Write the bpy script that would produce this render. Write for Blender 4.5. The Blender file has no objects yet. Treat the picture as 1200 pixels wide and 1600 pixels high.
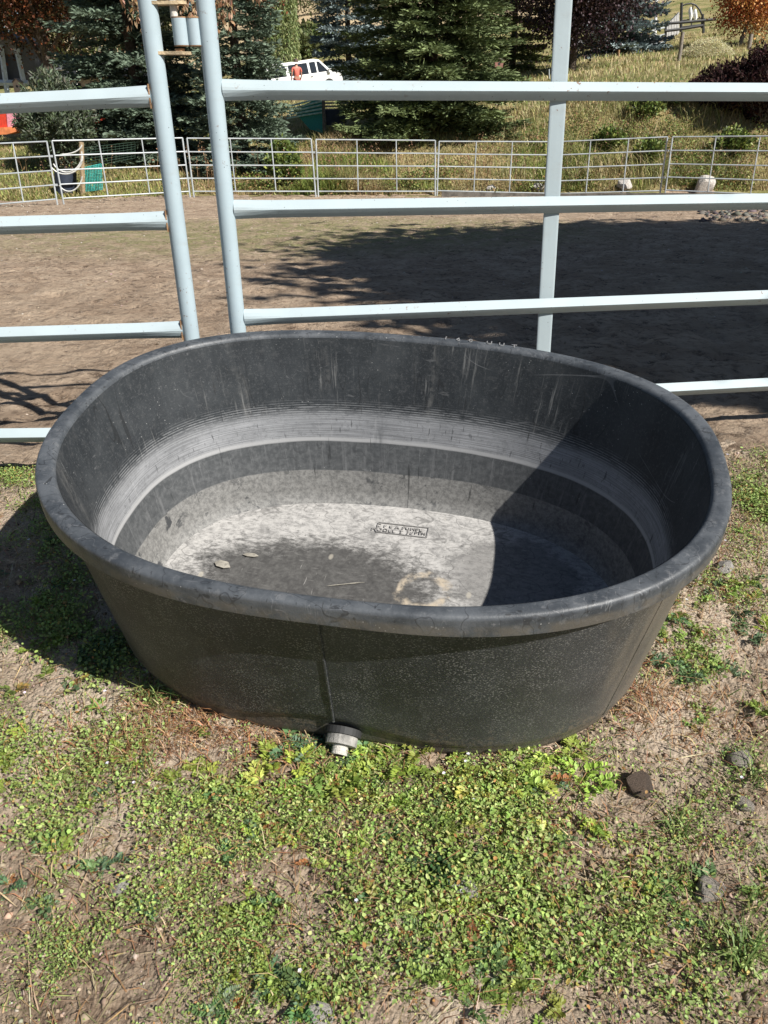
import bpy, math, random
import numpy as np
from mathutils import Matrix, Vector
random.seed(7); rng = np.random.default_rng(11)
S = bpy.context.scene; COL = S.collection
rad = math.radians
# ------------------------------------------------------------------ camera, sky, sun, exposure
CZ = 1.586; F = 1200.0; PITCH = rad(28.0); ROLL = -0.0139
def camrot(p, r):
    cp, sp, cr, sr = math.cos(p), math.sin(p), math.cos(r), math.sin(r)
    return np.array([[cr, -sr, 0], [sr, cr, 0], [0, 0, 1]]) @ np.array([[1, 0, 0], [0, -sp, -cp], [0, cp, -sp]])
RC = camrot(PITCH, ROLL)
cam = bpy.data.objects.new('camera', bpy.data.cameras.new('camera')); COL.objects.link(cam)
M = Matrix.Identity(4)
for i in range(3):
    M[i][0] = RC[0][i]; M[i][1] = -RC[1][i]; M[i][2] = -RC[2][i]
M[2][3] = CZ
cam.matrix_world = M
cam.data.sensor_fit = 'VERTICAL'; cam.data.sensor_height = 36; cam.data.lens = 27.0
cam.data.clip_start = .05; cam.data.clip_end = 3000
S.camera = cam
SUN_EL, SUN_AZ = rad(42.0), rad(-41.0)        # azimuth from +X towards +Y
sd = Vector((math.cos(SUN_EL)*math.cos(SUN_AZ), math.cos(SUN_EL)*math.sin(SUN_AZ), math.sin(SUN_EL)))
W = bpy.data.worlds.new('World'); S.world = W; W.use_nodes = True
wn = W.node_tree; bg = wn.nodes['Background']
sky = wn.nodes.new('ShaderNodeTexSky'); sky.sky_type = 'NISHITA'; sky.sun_disc = False
sky.sun_elevation = SUN_EL; sky.sun_rotation = rad(90) - SUN_AZ
sky.altitude = 900; sky.air_density = 1.0; sky.dust_density = .6
wn.links.new(sky.outputs[0], bg.inputs[0]); bg.inputs[1].default_value = .05
sl = bpy.data.lights.new('sun', 'SUN'); sl.energy = 5.0; sl.angle = rad(.5); sl.color = (1.0, .965, .91)
so = bpy.data.objects.new('sun', sl); COL.objects.link(so)
so.rotation_euler = sd.to_track_quat('Z', 'Y').to_euler()
S.view_settings.view_transform = 'Standard'; S.view_settings.look = 'None'
S.view_settings.exposure = 0.66; S.view_settings.gamma = 1; S.view_settings.use_curve_mapping = False
S.render.engine = 'CYCLES'
S.cycles.max_bounces = 6; S.cycles.use_denoising = True

# ------------------------------------------------------------------ helpers
def ray(px, py):
    return RC.T @ np.array([(px-600)/F, (py-800)/F, 1.0])
def at(px, py, Y):
    d = ray(px, py); t = Y/d[1]
    return Vector((d[0]*t, Y, CZ+d[2]*t))
def project(P):
    q = (np.asarray(P, float)-np.array([0, 0, CZ])) @ RC.T
    return 600+F*q[..., 0]/q[..., 2], 800+F*q[..., 1]/q[..., 2]
def tag(o, label=None, cat=None, group=None, kind=None):
    if label: o['label'] = label
    if cat: o['category'] = cat
    if group: o['group'] = group
    if kind: o['kind'] = kind
    return o
def empty(name, loc, label=None, cat=None, group=None, mat=None):
    o = bpy.data.objects.new(name, None); COL.objects.link(o)
    if mat is not None: o.matrix_world = mat
    else: o.location = loc
    o.empty_display_size = .1
    return tag(o, label, cat, group)
def link(name, me, parent=None, mats=(), smooth=False):
    for m in (mats if isinstance(mats, (list, tuple)) else [mats]): me.materials.append(m)
    if smooth: me.polygons.foreach_set('use_smooth', [True]*len(me.polygons))
    o = bpy.data.objects.new(name, me); COL.objects.link(o)
    if parent is not None: o.parent = parent
    return o
def build(name, V, Fc, mat, parent=None, smooth=False, col=None, midx=None):
    me = bpy.data.meshes.new(name)
    if isinstance(Fc, np.ndarray):
        V = np.asarray(V, np.float32); n, k = Fc.shape
        me.vertices.add(len(V)); me.vertices.foreach_set('co', V.ravel())
        me.loops.add(n*k); me.loops.foreach_set('vertex_index', Fc.astype(np.int32).ravel())
        me.polygons.add(n); me.polygons.foreach_set('loop_start', np.arange(0, n*k, k, dtype=np.int32))
        me.update(calc_edges=True)
    else:
        me.from_pydata([tuple(v) for v in V], [], Fc); me.update()
    if col is not None:
        a = me.attributes.new('col', 'FLOAT_COLOR', 'POINT')
        c = np.ones((len(V), 4), np.float32); c[:, :col.shape[1]] = col
        a.data.foreach_set('color', c.ravel())
    if midx is not None: me.polygons.foreach_set('material_index', np.asarray(midx, np.int32))
    return link(name, me, parent, mat, smooth)
class MB:
    def __init__(s): s.V = []; s.F = []
    def add(s, V, Fc):
        b = len(s.V); s.V += [tuple(v) for v in V]; s.F += [tuple(b+i for i in f) for f in Fc]; return s
    def box(s, c, d, rot=None):
        x, y, z = d[0]/2, d[1]/2, d[2]/2
        P = [Vector((a, b, e)) for e in (-z, z) for b in (-y, y) for a in (-x, x)]
        if rot is not None: P = [rot @ p for p in P]
        c = Vector(c); P = [p+c for p in P]
        return s.add(P, [(0, 2, 3, 1), (4, 5, 7, 6), (0, 1, 5, 4), (2, 6, 7, 3), (0, 4, 6, 2), (1, 3, 7, 5)])
    def tube(s, path, r, n=10, cap=True, sec=None):
        """sweep a section along a path; r number, list; sec(i,k)->(a,b) offsets optional"""
        P = [Vector(p) for p in path]; rings = []
        up = Vector((0, 0, 1))
        for i, p in enumerate(P):
            t = (P[min(i+1, len(P)-1)]-P[max(i-1, 0)]).normalized()
            u = up if abs(t.z) < .9 else Vector((0, 1, 0))
            a = t.cross(u).normalized(); b = a.cross(t).normalized()
            rr = r[i] if isinstance(r, (list, tuple)) else r
            ring = []
            for k in range(n):
                if sec: x, y = sec(i, k)
                else: th = 2*math.pi*k/n; x, y = rr*math.cos(th), rr*math.sin(th)
                ring.append(p+a*x+b*y)
            rings.append(ring)
        V = [v for rg in rings for v in rg]; Fc = []
        for i in range(len(P)-1):
            for k in range(n):
                k2 = (k+1) % n; Fc.append((i*n+k, i*n+k2, (i+1)*n+k2, (i+1)*n+k))
        if cap:
            Fc.append(tuple(range(n-1, -1, -1))); Fc.append(tuple((len(P)-1)*n+k for k in range(n)))
        return s.add(V, Fc)
    def build(s, name, mat, parent=None, smooth=False):
        o = build(name, s.V, s.F, mat, parent, smooth)
        if smooth: o.data.set_sharp_from_angle(angle=rad(42))
        return o

# value noise in numpy
_tab = rng.random((256, 256)).astype(np.float32)
def vnoise(x, y, sd_=0):
    x = np.asarray(x, float)+sd_*17.3; y = np.asarray(y, float)+sd_*31.7
    xi = np.floor(x).astype(int); yi = np.floor(y).astype(int); fx = x-xi; fy = y-yi
    fx = fx*fx*(3-2*fx); fy = fy*fy*(3-2*fy); a = lambda i, j: _tab[(xi+i) & 255, (yi+j) & 255]
    return (a(0, 0)*(1-fx)+a(1, 0)*fx)*(1-fy)+(a(0, 1)*(1-fx)+a(1, 1)*fx)*fy
def fbm(x, y, o=4, sd_=0):
    r = 0; w = .5
    for i in range(o): r = r+w*vnoise(x*2**i, y*2**i, sd_+i); w *= .5
    return r-.47

# ---- material DSL
def mat(name):
    m = bpy.data.materials.new(name); m.use_nodes = True
    return m, m.node_tree.nodes, m.node_tree.links, m.node_tree.nodes['Principled BSDF']
class N:
    def __init__(s, m): s.n = m.node_tree.nodes; s.l = m.node_tree.links
    def new(s, t, **k):
        x = s.n.new(t)
        for a, v in k.items(): setattr(x, a, v)
        return x
    def set(s, sock, v):
        if hasattr(v, 'is_output') or isinstance(v, bpy.types.NodeSocket): s.l.new(v, sock)
        elif v is not None:
            if isinstance(v, (tuple, list)) and len(v) == 3 and sock.type == 'RGBA': v = (*v, 1)
            sock.default_value = v
    def noise(s, vec=None, scale=5, detail=4, rough=.55, dist=0):
        x = s.new('ShaderNodeTexNoise'); s.set(x.inputs['Scale'], scale); s.set(x.inputs['Detail'], detail)
        s.set(x.inputs['Roughness'], rough); s.set(x.inputs['Distortion'], dist)
        if vec is not None: s.set(x.inputs['Vector'], vec)
        return x.outputs[0]
    def vor(s, vec=None, scale=5, out=0, feature='F1'):
        x = s.new('ShaderNodeTexVoronoi', feature=feature); s.set(x.inputs['Scale'], scale)
        if vec is not None: s.set(x.inputs['Vector'], vec)
        return x.outputs[out]
    def math(s, op, a, b=None, c=None, clamp=False):
        x = s.new('ShaderNodeMath', operation=op, use_clamp=clamp)
        for i, v in enumerate((a, b, c)):
            if v is not None: s.set(x.inputs[i], v)
        return x.outputs[0]
    def step(s, v, lo, hi):        # smooth 0..1 between lo and hi
        x = s.new('ShaderNodeMapRange', interpolation_type='SMOOTHSTEP'); s.set(x.inputs[0], v)
        if lo <= hi: x.inputs[1].default_value, x.inputs[2].default_value, x.inputs[3].default_value, x.inputs[4].default_value = lo, hi, 0, 1
        else: x.inputs[1].default_value, x.inputs[2].default_value, x.inputs[3].default_value, x.inputs[4].default_value = hi, lo, 1, 0
        return x.outputs[0]
    def mix(s, f, a, b, mode='MIX'):
        x = s.new('ShaderNodeMix', data_type='RGBA', blend_type=mode, clamp_factor=True)
        s.set(x.inputs[0], f); s.set(x.inputs[6], a); s.set(x.inputs[7], b); return x.outputs[2]
    def coord(s, o='Object'): return s.new('ShaderNodeTexCoord').outputs[o]
    def mapping(s, vec, scale=(1, 1, 1), loc=(0, 0, 0), rot=(0, 0, 0)):
        x = s.new('ShaderNodeMapping'); s.set(x.inputs[0], vec); x.inputs[1].default_value = loc
        x.inputs[2].default_value = rot; x.inputs[3].default_value = scale; return x.outputs[0]
    def attr(s, name, o=0): return s.new('ShaderNodeAttribute', attribute_name=name).outputs[o]
    def sep(s, v):
        x = s.new('ShaderNodeSeparateXYZ'); s.set(x.inputs[0], v); return x.outputs
    def comb(s, a, b, c):
        x = s.new('ShaderNodeCombineXYZ'); s.set(x.inputs[0], a); s.set(x.inputs[1], b); s.set(x.inputs[2], c); return x.outputs[0]
    def bump(s, h, strength=.5, dist=.01):
        x = s.new('ShaderNodeBump'); s.set(x.inputs['Height'], h); x.inputs['Strength'].default_value = strength
        x.inputs['Distance'].default_value = dist; return x.outputs[0]
def simple(name, c, rough=.6, var=.15, scale=8, metal=0, bump=0):
    m, n, l, b = mat(name); q = N(m)
    o = q.coord()
    f = q.noise(o, scale, 5)
    hi = tuple(min(1, x*(1+var)) for x in c); lo = tuple(x*(1-var) for x in c)
    q.set(b.inputs['Base Color'], q.mix(q.step(f, .3, .7), lo, hi)); b.inputs['Roughness'].default_value = rough
    b.inputs['Metallic'].default_value = metal
    if bump: q.set(b.inputs['Normal'], q.bump(q.noise(o, scale*6, 6), bump, .01))
    return m
def leafmat(name, trans=.25, rough=.5, spec=.3):
    m, n, l, b = mat(name); q = N(m)
    c = q.attr('col')
    q.set(b.inputs['Base Color'], c); b.inputs['Roughness'].default_value = rough
    b.inputs['Specular IOR Level'].default_value = spec
    t = q.new('ShaderNodeBsdfTranslucent'); q.set(t.inputs[0], c)
    mx = q.new('ShaderNodeMixShader'); mx.inputs[0].default_value = trans
    l.new(b.outputs[0], mx.inputs[1]); l.new(t.outputs[0], mx.inputs[2])
    l.new(mx.outputs[0], n['Material Output'].inputs[0])
    return m
LEAF = leafmat('leaf', .22); NEEDLE = leafmat('needle', .08, .6, .2); DRY = leafmat('dry_plant', .2, .8, .1)
def pick(colors, n, jit=.18):
    c = np.array(colors)[rng.integers(0, len(colors), n)]
    return c*(1+jit*rng.standard_normal((n, 1))).clip(.5, 1.6)*(1+.06*rng.standard_normal((n, 3)))
def unit(v): return v/np.maximum(np.linalg.norm(v, axis=-1, keepdims=True), 1e-9)
def leaves_np(P, D, Nn, L, Wd, fold=.25):
    """folded diamond leaves: base P, along D, normal Nn"""
    D = unit(D); sx = unit(np.cross(D, Nn)); Nn = np.cross(sx, D)
    L = np.reshape(L, (-1, 1)); Wd = np.reshape(Wd, (-1, 1)); m = P+D*L*.5
    V = np.stack([P, m-sx*Wd/2+Nn*Wd*fold, P+D*L, m+sx*Wd/2+Nn*Wd*fold], 1).reshape(-1, 3)
    b = np.arange(len(P))[:, None]*4
    T = np.concatenate([b+np.array([[0, 3, 2]]), b+np.array([[0, 2, 1]])], 0)
    return V, T
def round_leaves_np(P, D, Nn, L, Wd):
    """6-vertex rounded leaves, slightly cupped"""
    D = unit(D); sx = unit(np.cross(D, Nn)); Nn = np.cross(sx, D)
    L = np.reshape(L, (-1, 1)); Wd = np.reshape(Wd, (-1, 1))
    V = np.stack([P, P+D*L*.35-sx*Wd*.5+Nn*Wd*.12, P+D*L*.8-sx*Wd*.42+Nn*Wd*.15, P+D*L-Nn*Wd*.05, P+D*L*.8+sx*Wd*.42+Nn*Wd*.15, P+D*L*.35+sx*Wd*.5+Nn*Wd*.12], 1).reshape(-1, 3)
    b = np.arange(len(P))[:, None]*6
    T = np.concatenate([b+np.array([[0, 3, 2]]), b+np.array([[0, 2, 1]]), b+np.array([[0, 5, 4]]), b+np.array([[0, 4, 3]])], 0)
    return V, T
def blades_np(P, H, lean, wid, curl=.5):
    n = len(P); a = rng.random(n)*2*np.pi; d = np.stack([np.cos(a), np.sin(a), 0*a], 1)
    s = np.stack([-np.sin(a+.6*rng.standard_normal(n)), np.cos(a), 0*a], 1); H = np.reshape(H, (-1, 1)); wid = np.reshape(wid, (-1, 1))
    lean = np.reshape(lean, (-1, 1)); up = np.array([[0, 0, 1.]])
    mid = P+up*H*.55+d*lean*H*.3; tip = P+up*H*(1-curl*lean*.5)+d*lean*H
    V = np.stack([P-s*wid/2, P+s*wid/2, mid+s*wid*.4, mid-s*wid*.4, tip], 1).reshape(-1, 3)
    b = np.arange(n)[:, None]*5
    T = np.concatenate([b+np.array([[0, 1, 2]]), b+np.array([[0, 2, 3]]), b+np.array([[3, 2, 4]])], 0)
    return V, T
def rdir(n, zb=0.):
    v = rng.standard_normal((n, 3)); v[:, 2] += zb; return unit(v)
def cat(parts):
    V = []; T = []; C = []; b = 0
    for v, t, c in parts: V.append(v); T.append(t+b); C.append(c); b += len(v)
    return np.concatenate(V), np.concatenate(T), np.concatenate(C)

# ------------------------------------------------------------------ terrain
SLOPE = math.tan(rad(10.0)); YF = 2.45
ROWS = [(24.5, [316, 306, 307, 307, 306, 305, 304, 306]), (27, [284, 282, 282, 276, 262, 245, 232, 226]),
        (30, [248, 252, 240, 212, 185, 158, 142, 128]), (35, [214, 224, 195, 175, 145, 118, 106, 100]),
        (45, [196, 204, 150, 145, 115, 92, 80, 72]), (60, [184, 184, 137, 115, 92, 70, 50, 44]),
        (100, [150, 140, 62, 56, 55, 30, 2, -10]), (220, [90, 60, 22, 5, 0, -25, -50, -60]), (600, [60, 20, -30, -40, -40, -60, -80, -90])]
PXC = [0, 300, 480, 650, 800, 950, 1100, 1200]
_rowx, _rowz, _rowy = [], [], []
for Y, ys in ROWS:
    p = [at(px, py, Y) for px, py in zip(PXC, ys)]
    _rowy.append(Y); _rowx.append([q.x for q in p]); _rowz.append([q.z for q in p])
def ground_z(x, y):
    x = np.asarray(x, float); y = np.asarray(y, float); x, y = np.broadcast_arrays(x, y)
    fy = YF+.13*(x+1.2)*.35
    near = SLOPE*np.minimum(y, fy)
    Z = [SLOPE*fy]+[np.interp(x, _rowx[i], _rowz[i]) for i in range(len(_rowy))]
    Ys = [fy]+[np.full_like(x, v) for v in _rowy]
    z = near.copy()
    for i in range(len(Z)-1):
        t = ((y-Ys[i])/(Ys[i+1]-Ys[i]))
        if i > 0: t = t
        z = np.where((y > Ys[i]) & (t <= 1), Z[i]*(1-t)+Z[i+1]*t, z)
    return np.where(y > _rowy[-1], Z[-1], z)
def near_detail(x, y):
    return .030*fbm(x*2.2, y*2.2, 3, 3)+.034*fbm(x*9, y*9, 4, 5)+.034*np.maximum(fbm(x*30, y*30, 3, 9)-.06, 0)+.012*fbm(x*70, y*70, 2, 12)
def arena_detail(x, y):
    return .03*fbm(x*1.2, y*1.2, 3, 21)+.045*fbm(x*5, y*5, 3, 23)+.034*np.maximum(fbm(x*14, y*14, 3, 25), -.1)-.10*np.maximum(vnoise(x*6.5, y*6.5, 27)-.68, 0)
def gz(x, y):
    x = np.asarray(x, float); y = np.asarray(y, float)
    b = ground_z(x, y)
    return b+np.where(y < YF+.1, near_detail(x, y), np.where(y < 24, arena_detail(x, y), .12*fbm(x*.6, y*.6, 3, 31)))
def ground_at(px, py):
    d = ray(px, py); o = np.array([0, 0, CZ]); t = .5
    for _ in range(4000):
        p = o+d*t
        if p[2] < ground_z(p[0], p[1]): break
        t *= 1.004
    return Vector((p[0], p[1], float(gz(p[0], p[1]))))
def grid(name, xs, ys, zf, m, label, catg, kind='structure'):
    X, Y = np.meshgrid(xs, ys); Z = zf(X, Y); V = np.stack([X, Y, Z], -1).reshape(-1, 3)
    nx, ny = len(xs), len(ys); i = np.arange(nx-1)[None, :]+nx*np.arange(ny-1)[:, None]; i = i.reshape(-1, 1)
    Fq = np.concatenate([i, i+1, i+nx+1, i+nx], 1)
    return tag(build(name, V, Fq, m, None, True), label, catg, None, kind)

# soil of the near bank
def soil_mat(name, dark, mid, light, sc=1.0):
    m, n, l, b = mat(name); q = N(m); o = q.coord()
    big = q.noise(o, 1.7*sc, 4); fine = q.noise(o, 34*sc, 6, .65); grit = q.vor(o, 130*sc)
    c = q.mix(q.step(fine, .32, .68), dark, mid); c = q.mix(q.step(big, .4, .68), c, light)
    c = q.mix(q.math('MULTIPLY', q.step(q.noise(o, 90*sc, 3), .6, .72), .6), c, tuple(min(1, v*1.5) for v in light))
    c = q.mix(q.math('MULTIPLY', q.step(q.noise(o, 14*sc, 5), .56, .7), .55), c, tuple(v*.55 for v in dark))
    q.set(b.inputs['Base Color'], c); b.inputs['Roughness'].default_value = .95; b.inputs['Specular IOR Level'].default_value = .1
    h = q.math('ADD', q.noise(o, 75*sc, 8, .75), q.math('SUBTRACT', q.math('MULTIPLY', q.vor(q.comb(q.math('ADD', q.sep(o)[0], q.math('MULTIPLY', fine, .03)), q.sep(o)[1], q.sep(o)[2]), 60*sc), -.9), q.math('MULTIPLY', grit, .5)))
    q.set(b.inputs['Normal'], q.bump(h, 1.0, .011/sc)); return m
SOIL = soil_mat('bank_soil', (.17, .118, .08), (.37, .282, .20), (.49, .40, .305))
def arena_mat():
    m, n, l, b = mat('arena_dirt'); q = N(m); o = q.coord()
    big = q.noise(o, .55, 4); mid = q.noise(o, 3.0, 5, .6); fine = q.noise(o, 22, 6, .65)
    c = q.mix(q.step(mid, .35, .65), (.34, .25, .175), (.49, .375, .27))
    c = q.mix(q.math('MULTIPLY', q.step(q.noise(o, 13, 8, .75), .52, .62), .85), c, (.085, .058, .040))
    c = q.mix(q.math('MULTIPLY', q.step(fine, .5, .66), .6), c, (.12, .080, .054))
    c = q.mix(q.math('MULTIPLY', q.step(q.noise(o, 26, 5, .7), .57, .66), .7), c, (.52, .42, .32))
    c = q.mix(q.math('MULTIPLY', q.step(big, .5, .7), .4), c, (.50, .385, .275))
    xy = q.sep(o); e = q.math('ADD', q.math('POWER', q.math('DIVIDE', q.math('SUBTRACT', xy[0], -1.2), 4.5), 2), q.math('POWER', q.math('DIVIDE', q.math('SUBTRACT', xy[1], 12.5), 3.2), 2))
    g = q.math('MULTIPLY', q.step(e, 1.7, .1), q.step(q.noise(o, 5, 6, .7), .36, .60))
    c = q.mix(q.math('MULTIPLY', g, .7), c, (.20, .215, .08))
    q.set(b.inputs['Base Color'], c); b.inputs['Roughness'].default_value = .95; b.inputs['Specular IOR Level'].default_value = .1
    q.set(b.inputs['Normal'], q.bump(q.math('ADD', q.noise(o, 26, 8, .7), q.math('MULTIPLY', q.noise(o, 7, 4), .8)), 1.0, .05)); return m
ARENA = arena_mat()
def field_mat():
    m, n, l, b = mat('field_turf'); q = N(m); o = q.coord()
    c = q.mix(q.step(q.noise(o, .35, 5), .38, .62), (.15, .165, .055), (.36, .29, .14))
    c = q.mix(q.math('MULTIPLY', q.step(q.noise(o, 2.2, 6, .7), .45, .65), .6), c, (.38, .31, .16))
    xy = q.sep(o)
    far = q.math('MULTIPLY', q.step(xy[1], 108, 122), q.step(q.noise(o, .03, 3), .30, .45))
    c = q.mix(far, c, (.50, .385, .235))
    q.set(b.inputs['Base Color'], c); b.inputs['Roughness'].default_value = .95; b.inputs['Specular IOR Level'].default_value = .05
    q.set(b.inputs['Normal'], q.bump(q.noise(o, 7, 8, .75), 1.0, .12)); return m
FIELD = field_mat()
xs = np.concatenate([np.linspace(-14, -2.1, 40), np.arange(-2.05, 2.3, .014), np.linspace(2.35, 14, 40)])
ys = np.concatenate([np.linspace(-8, .6, 30), np.arange(.65, YF+.2, .0125)])
grid('ground', xs, ys, lambda X, Y: ground_z(X, Y)+near_detail(X, Y), SOIL, 'dry clodded soil bank with patchy green weeds in front of the fence', 'ground')
yy = [YF+.12]
while yy[-1] < 24.6: yy.append(yy[-1]+max(.022, .0075*yy[-1]))
xx = np.concatenate([np.linspace(-45, -9, 30), np.arange(-8.8, -4, .07), np.arange(-4, 4.5, .04), np.arange(4.5, 9, .07), np.linspace(9.2, 45, 30)])
grid('arena_ground', xx, np.array(yy), lambda X, Y: ground_z(X, Y)+arena_detail(X, Y)-.004, ARENA, 'bare brown trampled dirt of the riding arena inside the pipe fence', 'arena')
yy = np.concatenate([np.arange(24.5, 48, .35), np.linspace(48.5, 110, 50), np.linspace(114, 620, 50)])
xx = np.concatenate([np.linspace(-420, -26, 50), np.arange(-25, 25.1, .45), np.linspace(26, 420, 50)])
grid('hillside', xx, yy, lambda X, Y: ground_z(X, Y)+.12*fbm(X*.6, Y*.6, 3, 31)-.01, FIELD, 'dry grassy hillside rising to the right beyond the arena', 'hillside')

# ------------------------------------------------------------------ stock tank
H_, HB, LIP = .9730836, .5885736, .0509
TCX, TCY, YAW = -.0151224, 1.5595379, -.1957995
AIN, BIN, NIN = .7582881, .5473455, 2.4074; AO, BO, NO = .80, .5825694, 2.4615
AB, BB, NB_ = .7015188, .4871283, 2.4687; AF, BF, NF = .6728514, .4380718, 2.4494; ZF = HB-.5558769
W1, W2, W3, S1, S2, S3 = -.00731, -.00635, -.01994, .02021, -.00276, .00389
tilt = Matrix.Rotation(rad(10.0), 4, 'X')
TM = Matrix.Translation((0, 0, CZ)) @ tilt @ Matrix.Translation((TCX, TCY, -(H_+HB))) @ Matrix.Rotation(YAW, 4, 'Z')
NT = 240
def tub_ring(a, b, n, z, dent=0.):
    T = np.linspace(0, 2*np.pi, NT, endpoint=False); c, s = np.cos(T), np.sin(T)
    # even arc spacing
    Td = np.linspace(0, 2*np.pi, 4001); u = np.sign(np.cos(Td))*abs(np.cos(Td))**(2/n)*a; v = np.sign(np.sin(Td))*abs(np.sin(Td))**(2/n)*b
    L = np.concatenate([[0], np.cumsum(np.hypot(np.diff(u), np.diff(v)))]); t = np.linspace(0, L[-1], NT, endpoint=False)
    u = np.interp(t, L, u); v = np.interp(t, L, v)
    if dent: v = v+np.where(v < 0, dent*np.exp(-((u-.0)/.26)**2), 0)
    k = z/HB; un, vn = u/AO, v/.56
    zz = z+k*(W1*un*vn+W2*un*un+W3*vn*vn)
    return np.stack([u+S3*vn*vn*k, v+k*S1*un*un+S2*un*vn, zz], 1), t/L[-1]*4.4
def loft(rings, closed=False):
    V = np.concatenate([r for r in rings]); n = NT; Fq = []
    R = len(rings)
    i = np.arange(n); j = (i+1) % n
    for r in range(R if closed else R-1):
        r2 = (r+1) % R; Fq.append(np.stack([r*n+i, r*n+j, r2*n+j, r2*n+i], 1))
    return V, np.concatenate(Fq)
lerp = lambda a, b, t: a*(1-t)+b*t
def inner_abn(z):
    t = max(0, min(1, (z-ZF)/(HB-ZF))); return lerp(AF, AIN, t), lerp(BF, BIN, t), lerp(NF, NIN, t)
def outer_abn(z):
    t = z/HB; return lerp(AB, AO-.022, t), lerp(BB, BO-.022, t), lerp(NB_, NO, t)
def scuff(q, o):      # fine scratches: two stretched noises
    a = q.noise(q.mapping(o, (4, 70, 20), rot=(0, 0, .7)), 3, 3); b = q.noise(q.mapping(o, (60, 5, 20), rot=(0, 0, .3)), 3, 3)
    return q.math('MAXIMUM', q.step(a, .66, .72), q.step(b, .67, .73))
def iso(q, vec, w, det=2):
    return q.step(q.math('ABSOLUTE', q.math('SUBTRACT', q.noise(vec, 1, det, .5), .5)), w, w*.4)
def tank_inner_mat():
    m, n, l, b = mat('tank_inner_plastic'); q = N(m); a = q.sep(q.attr('col', 1)); o = q.coord()
    z, s = a[0], a[1]
    sv = q.comb(s, z, 0.0)
    wob = q.math('MULTIPLY', q.math('SUBTRACT', q.noise(q.comb(s, 0, 0), 2.2, 3), .5), .014)
    zw = q.math('ADD', z, wob)
    vst = q.noise(q.mapping(sv, (26, 2.2, 1)), 1, 5, .65)          # vertical streaks
    hst = q.noise(q.mapping(sv, (4, 330, 1)), 1, 5, .7)           # horizontal fine lines
    grain = q.noise(o, 45, 6, .7); blot = q.noise(o, 5.5, 5, .6)
    up = q.mix(q.math('ADD', q.math('MULTIPLY', q.step(blot, .3, .7), .6), q.math('MULTIPLY', q.step(vst, .38, .72), .3)), (.016, .019, .022), (.040, .045, .049))
    up = q.mix(q.math('MULTIPLY', q.step(grain, .5, .72), .5), up, (.065, .067, .068))
    patch = q.math('MULTIPLY', q.step(q.noise(q.mapping(sv, (5, 1.2, 1)), 1, 3), .56, .66), q.math('MULTIPLY', q.step(vst, .42, .66), q.step(grain, .36, .56)))
    up = q.mix(q.math('MULTIPLY', patch, .5), up, (.16, .155, .145))
    up = q.mix(q.math('MULTIPLY', q.step(blot, .5, .7), .35), up, (.05, .054, .057))
    up = q.mix(q.math('MULTIPLY', q.step(q.noise(o, 130, 4, .8), .52, .66), .5), up, (.085, .088, .09))
    up = q.mix(q.math('MULTIPLY', q.step(q.noise(q.mapping(sv, (70, 3.0, 1)), 1, 5, .7), .56, .68), q.step(q.noise(q.mapping(sv, (4, 2.5, 1), (3, 1, 0)), 1, 3), .46, .6)), up, (.155, .155, .15))
    up = q.mix(q.math('MULTIPLY', iso(q, q.mapping(sv, (11, 2.2, 1), (5, 2, 0)), .0065), q.math('MULTIPLY', q.step(q.noise(q.mapping(sv, (3, 2, 1), (8, 1, 0)), 1, 2), .50, .58), .6)), up, (.012, .013, .014))
    up = q.mix(q.math('MULTIPLY', iso(q, q.mapping(sv, (2.0, 5, 1), (1, 7, 0), (0, 0, .5)), .0028, 0), q.math('MULTIPLY', q.step(q.noise(q.mapping(sv, (3, 3, 1), (2, 9, 0)), 1, 2), .52, .6), .45)), up, (.24, .24, .24))
    # cloudy light deposit band, dense at z .25-.34, fading into stripes above
    dep = q.math('MULTIPLY', q.step(zw, .245, .250), q.step(zw, .362, .315))
    lines = q.step(q.math('SINE', q.math('MULTIPLY', q.math('ADD', z, q.math('MULTIPLY', hst, .008)), 2*math.pi/.0075)), -.1, .7)
    strp = q.math('MULTIPLY', q.math('MULTIPLY', q.step(zw, .310, .325), q.step(zw, .392, .345)), lines)
    strp = q.math('MULTIPLY', strp, q.step(q.noise(q.mapping(sv, (22, 60, 1)), 1, 4, .7), .36, .56))
    lite = q.mix(q.step(hst, .36, .62), (.16, .164, .17), (.295, .30, .31))
    lite = q.mix(q.math('MULTIPLY', q.step(vst, .6, .75), .4), lite, (.38, .38, .38))
    lite = q.mix(q.math('MULTIPLY', q.step(q.noise(o, 70, 6, .75), .50, .68), .6), lite, (.12, .125, .13))
    cracks = q.math('MULTIPLY', q.step(q.noise(q.mapping(sv, (75, 12, 1)), 1, 3, .6), .63, .68), .75)
    lite = q.mix(cracks, lite, (.05, .052, .055))
    c = q.mix(q.math('MULTIPLY', dep, q.math('ADD', .45, q.math('MULTIPLY', q.noise(q.mapping(sv, (8, 9, 1)), 1, 6, .7), .95))), up, lite)
    c = q.mix(q.math('MULTIPLY', strp, .75), c, (.25, .255, .26))
    edge = q.math('MULTIPLY', q.step(zw, .240, .246), q.step(zw, .262, .252))
    c = q.mix(q.math('MULTIPLY', edge, .8), c, (.36, .36, .36))
    midb = q.mix(q.step(q.noise(o, 60, 5, .7), .35, .7), (.055, .059, .062), (.10, .104, .107))
    midb = q.mix(q.math('MULTIPLY', q.step(q.noise(q.mapping(sv, (60, 4, 1)), 1, 5, .7), .52, .68), .5), midb, (.17, .172, .175))
    midb = q.mix(q.math('MULTIPLY', iso(q, q.mapping(sv, (7, 4, 1), (2, 2, 0)), .006), .5), midb, (.04, .042, .045))
    zb = q.math('ADD', z, q.math('MULTIPLY', q.math('SUBTRACT', q.noise(q.comb(s, 0, 0), 1.3, 4), .5), .02))
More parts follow.
